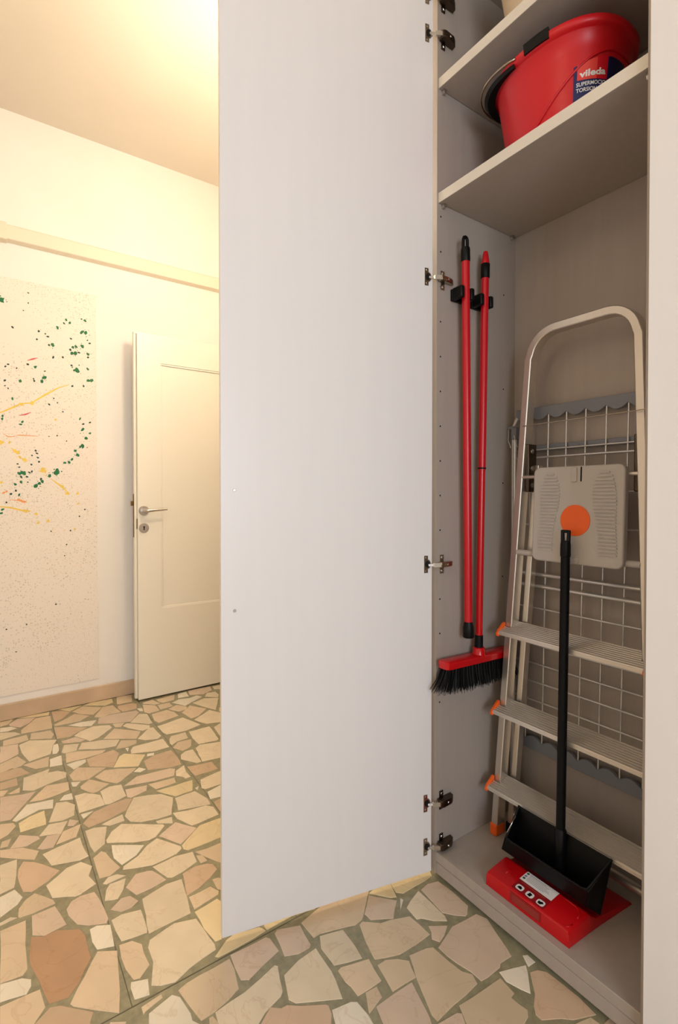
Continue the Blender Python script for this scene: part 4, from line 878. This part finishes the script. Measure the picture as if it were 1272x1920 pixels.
m = MB(); m.tube([(LC-lhw(0.16)+0.004,lyf(.16)+RD+0.022,0.135),(LC+lhw(.16)-0.004,lyf(.16)+RD+0.022,0.135)], 0.012, 12); m.build('rear_bar', 'aluminium', ld, smooth=True, autos=45)
for s_ in (-1, 1):
    m = MB(); x = LC+s_*(lhw(.09)+RW/2); m.box((x-0.0125,lyf(.09)-0.003,ZB+0.0004),(x+0.0125,lyf(.09)+RD+0.003,0.113)); m.build('foot_cap', 'orange_plastic', ld, bevel=0.004)
    m = MB(); x = LC+s_*(lhw(.09)-0.012); m.box((x-0.012,lyf(.09)+RD+0.007,ZB+0.0004),(x+0.012,lyf(.09)+RD+0.038,0.110)); m.build('foot_cap', 'black_plastic', ld, bevel=0.003)
m = MB()
for k in range(9): m.disc((LC+lhw(1.0+.045*k)+RW, lyf(1.0+.045*k)+0.017, 1.0+0.045*k), (1,0,0), 0.006 if k%3 else 0.010, 0.002, 10)
m.build('rivets', 'steel_dark', ld, kind='stuff')
for (yfr, zfr, ybk, zbk) in ((0.187,0.703,0.262,0.726), (0.177,0.465,0.252,0.486), (0.168,0.234,0.243,0.252)):
    hi = lhw(zfr)-0.001; ho = lhw(zfr)+RW-0.004
    def sp(x, t, h): return (x, yfr+(ybk-yfr)*t, zfr+(zbk-zfr)*t+h)
    m = MB(); th_ = 0.004; tf = (lyf(zfr)-0.0015-yfr)/(ybk-yfr)
    m.hexa([sp(LC-ho,.052,-th_),sp(LC+ho,.052,-th_),sp(LC+ho,tf,-th_),sp(LC-ho,tf,-th_),sp(LC-ho,.052,0),sp(LC+ho,.052,0),sp(LC+ho,tf,0),sp(LC-ho,tf,0)])
    m.hexa([sp(LC-hi,tf,-th_),sp(LC+hi,tf,-th_),sp(LC+hi,1,-th_),sp(LC-hi,1,-th_),sp(LC-hi,tf,0),sp(LC+hi,tf,0),sp(LC+hi,1,0),sp(LC-hi,1,0)])
    m.hexa([sp(LC-ho,0,-0.007),sp(LC+ho,0,-0.007),sp(LC+ho,0.05,-0.007),sp(LC-ho,0.05,-0.007),sp(LC-ho,0,0.0005),sp(LC+ho,0,0.0005),sp(LC+ho,0.05,0.0005),sp(LC-ho,0.05,0.0005)])
    m.hexa([sp(LC-hi,0.94,-0.024),sp(LC+hi,0.94,-0.024),sp(LC+hi,1,-0.024),sp(LC-hi,1,-0.024),sp(LC-hi,0.94,0.0),sp(LC+hi,0.94,0.0),sp(LC+hi,1,0.0),sp(LC-hi,1,0.0)])
    st_ = m.build('step', 'aluminium_step', ld)
    m = MB()
    for k in range(9):
        t0 = 0.012+k*0.112; t1 = t0+0.052; h_ = ho if t1 < tf else hi
        m.hexa([sp(LC-h_,t0,0),sp(LC+h_,t0,0),sp(LC+h_,t1,0),sp(LC-h_,t1,0),sp(LC-h_,t0+.008,0.0046),sp(LC+h_,t0+.008,0.0046),sp(LC+h_,t1-.008,0.0046),sp(LC-h_,t1-.008,0.0046)])
    m.build('tread_ribs', 'aluminium_step', st_, kind='stuff')
    for s_ in (-1, 1):
        m = MB(); xi = LC+s_*(ho-0.001); xo = LC+s_*(ho+0.009)
        prof = [(yfr-0.003,zfr-0.012),(lyf(zfr)-0.002,zfr-0.012),(lyf(zfr)-0.002,zfr+0.026),(lyf(zfr)-0.008,zfr+0.024),(yfr+0.004,zfr+0.006),(yfr-0.004,zfr-0.004)]
        m.prism(prof, lambda a,b,t: (t,a,b), min(xi,xo), max(xi,xo)); m.build('step_cap', 'orange_plastic', ld, bevel=0.0025)
# platform, folded upright between the rails
YPF = 0.2205
def pf(z): return YPF+(z-1.06)*0.04
def rr_poly(x0, x1, z0, z1, r, n=5):
    P = []
    for cx_, cz_, a0 in ((x1-r,z1-r,0),(x0+r,z1-r,90),(x0+r,z0+r,180),(x1-r,z0+r,270)):
        for i in range(n+1):
            a = math.radians(a0+90*i/n); P.append((cx_+r*math.cos(a), cz_+r*math.sin(a)))
    return P
m = MB(); m.prism(rr_poly(0.163,0.4165,0.927,1.189,0.018), lambda a,b,t: (a,pf(b)+t,b), 0.0, 0.022); pl_ = m.build('platform', 'platform_grey', ld, bevel=0.004, seg=3)
m = MB()
for cx_, wd in ((0.211,0.066), (0.372,0.070)):
    for k in range(24):
        z = 0.958+k*0.0091; t = k/23
        w_ = wd*(0.42+0.58*math.sin(math.pi*min(1,(t*0.9+0.1)))**0.45)*(0.86+0.14*math.cos(2*math.pi*(t-0.8)))
        sx = (0.006 if cx_ > 0.3 else -0.006)*math.cos(math.pi*t*1.2)
        m.prism([(cx_+sx-w_/2,z),(cx_+sx+w_/2,z),(cx_+sx+w_/2-0.002,z+0.0042),(cx_+sx-w_/2+0.002,z+0.0042)], lambda a,b,t_: (a,pf(b)+t_,b), -0.0026, 0.001)
m.build('foot_ribs', 'platform_grey', pl_, kind='stuff')
m = MB(); m.prism([(0.2905+0.0415*math.cos(2*math.pi*k/40), 1.044+0.0415*math.sin(2*math.pi*k/40)) for k in range(40)], lambda a,b,t: (a,pf(b)+t,b), -0.0014, 0.001); m.build('orange_disc', 'orange_plastic', pl_, bevel=0.0006)
m = MB(); m.prism(rr_poly(0.277,0.293,1.146,1.186,0.004), lambda a,b,t: (a,pf(b)+t,b), -0.003, 0.001); m.build('tab', 'platform_grey', pl_, bevel=0.0012)
m = MB(); m.prism(rr_poly(0.302,0.306,1.147,1.186,0.0015), lambda a,b,t: (a,pf(b)+t,b), -0.0004, 0.001); m.build('slot', 'black_hole', pl_)
m = MB(); m.prism(rr_poly(0.281,0.305,0.930,0.946,0.006), lambda a,b,t: (a,pf(b)+t,b), -0.003, 0.001); m.build('tab', 'platform_grey', pl_, bevel=0.0012)
for z, r in ((0.942,0.0085), (1.164,0.0055)):
    m = MB(); m.tube([(LC-lhw(z)-0.002,lyf(z)+0.006,z),(LC+lhw(z)+0.002,lyf(z)+0.006,z)], r, 12); m.build('platform_rod', 'platform_grey' if r > .007 else 'aluminium', ld, smooth=True, autos=45)
for s_ in (-1, 1):
    m = MB(); x = LC+s_*(lhw(1.2)-0.006); m.box((x-0.006,lyf(1.2)+0.010,1.12),(x+0.006,lyf(1.2)+0.050,1.262)); m.build('pivot_bracket', 'steel_dark', ld, bevel=0.003)
    for z in (1.14,1.19,1.24): MB().disc((x-s_*0.006,lyf(1.2)+0.026,z),(-s_,0,0),0.007,0.003,12).build('pivot_bolt', 'chrome', ld)

# ------------------------------------------------------------------ red dustpan lying upside down
rp = thing('red_dustpan', 'red plastic dustpan with printed label lying face down on cabinet floor', 'dustpan', (0.285, 0.145, ZB))
ZR = ZB+0.0005
secs = [  # y, half width left x, right x, top z
    (0.0205,0.170,0.396,0.094),(0.0190,0.1665,0.398,0.104),(0.0205,0.1655,0.398,0.1125),(0.026,0.165,0.398,0.1155),(0.060,0.164,0.400,0.1185),(0.096,0.163,0.402,0.1215),(0.102,0.163,0.4025,0.1205),(0.110,0.162,0.403,0.113),(0.128,0.161,0.404,0.1005),(0.150,0.160,0.406,0.0945),(0.20,0.157,0.411,0.0895),(0.262,0.153,0.417,0.0835),(0.270,0.153,0.418,0.0805)]
m = MB(); R = []
for i, (y, x0, x1, zt) in enumerate(secs):
    e = 0.008 if i < 8 else 0.003
    yb_ = y if i > 2 else (0.0205 if i else 0.0205)
    R.append([(x0-0.001,yb_,ZR),(x0,y,zt-e),(x0+e*.35,y,zt-e*.3),(x0+e,y,zt),(x1-e,y,zt),(x1-e*.35,y,zt-e*.3),(x1,y,zt-e),(x1+0.001,yb_,ZR)])
m.rings(R[2:]); m.build('pan', 'red_gloss', rp, smooth=True, autos=50, bevel=0.003)
def ltop(y): # top height of the pan at y
    for a, b_ in zip(secs[2:], secs[3:]):
        if a[0] <= y <= b_[0]: return a[3]+(b_[3]-a[3])*(y-a[0])/(b_[0]-a[0])
    return 0.115
def lq(name, mt, x0, x1, y0, y1, off, parent=rp, skew=0.0):
    mb = MB(); n = 4; vs = []
    for i in range(n+1):
        y = y0+(y1-y0)*i/n; z = ltop(y)+off
        vs += [(x0-skew*(y-y0),y,z),(x1-skew*(y-y0),y,z)]
    mb.add(vs, [(2*i,2*i+1,2*i+3,2*i+2) for i in range(n)]); return mb.build(name, mt, parent)
for pts in ([(0.336,0.097),(0.352,0.0965),(0.372,0.095),(0.383,0.090),(0.389,0.080),(0.391,0.068)], [(0.392,0.046),(0.391,0.036),(0.386,0.0285)], [(0.206,0.074),(0.203,0.064),(0.203,0.052)]):
    MB().tube([(x,y,ltop(y)-0.0002) for x,y in pts], 0.0014, 6).build('embossed_line', 'red_gloss', rp, smooth=True)
lab = lq('label', 'label_maroon', 0.238, 0.327, 0.0275, 0.064, 0.0005)
lf = MB(); lf.add([(0.242,0.0197,0.086),(0.326,0.0197,0.086),(0.327,0.0197,0.1105),(0.239,0.0197,0.1105)], [(0,1,2,3)]); lf.build('label_front', 'label_maroon', rp)
lq('label_panel', 'label_white', 0.2365, 0.3260, 0.064, 0.1005, 0.0008)
lq('label_navy_strip', 'label_navy', 0.236, 0.326, 0.1005, 0.107, 0.0010)
for k, (x, y, mt) in enumerate(((0.2425,0.093,'label_green'),(0.2425,0.083,'label_lilac'),(0.2430,0.074,'label_green'))):
    m = MB(); m.disc((x,y,ltop(y)+0.0008), (0,0,1), 0.0036, 0.0005, 10); m.build('label_mark', mt, rp)
m = MB()
for k in range(6):
    y = 0.072+k*0.0042; x0 = 0.2495; x1 = (0.300,0.312,0.309,0.302,0.305,0.295)[k]; z = ltop(y)+0.0011
    m.add([(x0,y,z),(x1,y,z),(x1,y+0.0011,z+.0001),(x0,y+0.0011,z+.0001)], [(0,1,2,3)])
m.build('label_lines', 'label_grey', rp, kind='stuff')
m = MB()
for k in range(4):
    z = 0.0895+k*0.0045; m.add([(0.246,0.0193,z),(0.322,0.0193,z),(0.322,0.0193,z+0.0012),(0.246,0.0193,z+0.0012)], [(0,1,2,3)])
for k in range(1): m.add([(0.246,0.058,ltop(.058)+.0009),(0.312,0.058,ltop(.058)+.0009),(0.312,0.0595,ltop(.0595)+.0009),(0.246,0.0595,ltop(.0595)+.0009)], [(0,1,2,3)])
m.build('label_lines', 'label_tan', rp, kind='stuff')
for k, x in enumerate((0.2545,0.2830,0.3130)):
    y = 0.0405; z = ltop(y)+0.0007
    m = MB(); P = [(x+a-0.0, y+b_) for a, b_ in rr_poly(-0.0100,0.0100,-0.0085,0.0085,0.0055,3)]
    m.prism(P, lambda a,b,t: (a,b,t+(b-y)*0.085), z, z+0.0004); ic = m.build('label_icon', 'label_white', rp)
    m = MB()
    if k == 0: P = [(x-0.006,y-0.003),(x+0.005,y-0.005),(x+0.006,y+0.001),(x+0.001,y+0.005),(x-0.004,y+0.003)]
    elif k == 1: P = [(x-0.005,y-0.005),(x+0.003,y-0.006),(x+0.005,y+0.004),(x-0.003,y+0.006)]
    else: P = [(x-0.006,y-0.005),(x+0.001,y-0.006),(x+0.007,y+0.001),(x+0.003,y+0.005),(x-0.002,y+0.002),(x-0.006,y+0.003)]
    m.prism(P, lambda a,b,t: (a,b,t+(b-y)*0.085), z+0.0004, z+0.0007); m.build('icon_figure', 'black_matte', rp)

# ------------------------------------------------------------------ black long-handled dustpan standing on it
bp_ = thing('lobby_dustpan', 'black long-handled dustpan leaning on the ladder above the red dustpan', 'dustpan', (0.28, 0.14, 0.095))
# corners of the bin: (y, z, left x, right x)
Fp, FB, BB, BT = (0.095,0.176,0.167,0.402), (0.102,0.132,0.151,0.394), (0.148,0.0985,0.152,0.404), (0.1605,0.240,0.164,0.425)
def strip(a, b_, t, name):
    d_ = Vector((0,b_[0]-a[0],b_[1]-a[1])).normalized(); n_ = Vector((0,-d_.z,d_.y))*t
    q = [Vector((a[2],a[0],a[1])), Vector((a[3],a[0],a[1])), Vector((b_[2],b_[0],b_[1])), Vector((b_[3],b_[0],b_[1]))]
    MB().hexa([q[0],q[1],q[1]+n_,q[0]+n_,q[2],q[3],q[3]+n_,q[2]+n_]).build(name, 'black_plastic', bp_, bevel=0.001)
strip(Fp, FB, 0.0035, 'front_wall'); strip(FB, BB, 0.0035, 'bottom'); strip(BB, BT, 0.0035, 'back_wall')
for k, dx in ((2, 0.004), (3, -0.004)):
    o_ = [(c[k], c[0], c[1]) for c in (Fp, FB, BB, BT)]
    MB().rings([o_, [(x+dx,y,z) for x,y,z in o_]]).build('side_wall', 'black_matte', bp_, bevel=0.001)
m = MB(); m.tube([(BT[2]+0.002,BT[0],BT[1]),(Fp[2]+0.003,Fp[0]+0.014,Fp[1]+0.012),(Fp[2]+0.006,Fp[0]+0.001,Fp[1]+0.001),(Fp[2]+0.02,Fp[0],Fp[1]),(Fp[3]-0.018,Fp[0],Fp[1]),(Fp[3]-0.006,Fp[0]+0.003,Fp[1]+0.002),(Fp[3]-0.001,Fp[0]+0.012,Fp[1]+0.011),(BT[3]-0.002,BT[0],BT[1])], 0.0030, 8); m.build('rim', 'black_plastic', bp_, smooth=True, autos=60)
m = MB(); m.tube([(0.178,0.140,0.200),(0.172,0.136,0.222),(0.168,0.104,0.186)], 0.0018, 8); m.build('wire_clip', 'chrome', bp_, smooth=True)
pb, pt_ = (0.2995,0.145,0.190), (0.2810,0.1930,1.018)
m = MB(); m.tube([lerp(pb,pt_,t) for t in (0.0,0.93)], 0.0115, 16); m.build('handle', 'black_matte', bp_, smooth=True, autos=40)
m = MB(); m.tube([lerp(pb,pt_,t) for t in (-0.02,0.0,0.07,0.075)], [0.010,0.0135,0.0150,0.0120], 16); m.tube([(0.2995,0.142,0.148),lerp(pb,pt_,0.0)], [0.014,0.0135], 12); m.build('handle_socket', 'black_plastic', bp_, smooth=True, autos=50)
m = MB(); m.tube([lerp(pb,pt_,t) for t in (0.915,0.92,0.955,0.968)], [0.0118,0.0133,0.0130,0.0115], 16)
for s_ in (-1,1):
    a_, b_ = Vector(lerp(pb,pt_,0.958)), Vector(lerp(pb,pt_,1.0)); o_ = Vector((s_*0.0078,0,0))
    m.tube([a_+o_, b_+o_*1.15], [0.0052,0.0046], 10)
a_ = Vector(lerp(pb,pt_,0.997)); m.tube([a_+Vector((-0.011,0,0)), a_+Vector((0.011,0,0))], 0.0042, 8)
m.build('grip', 'black_plastic', bp_, smooth=True, autos=50)
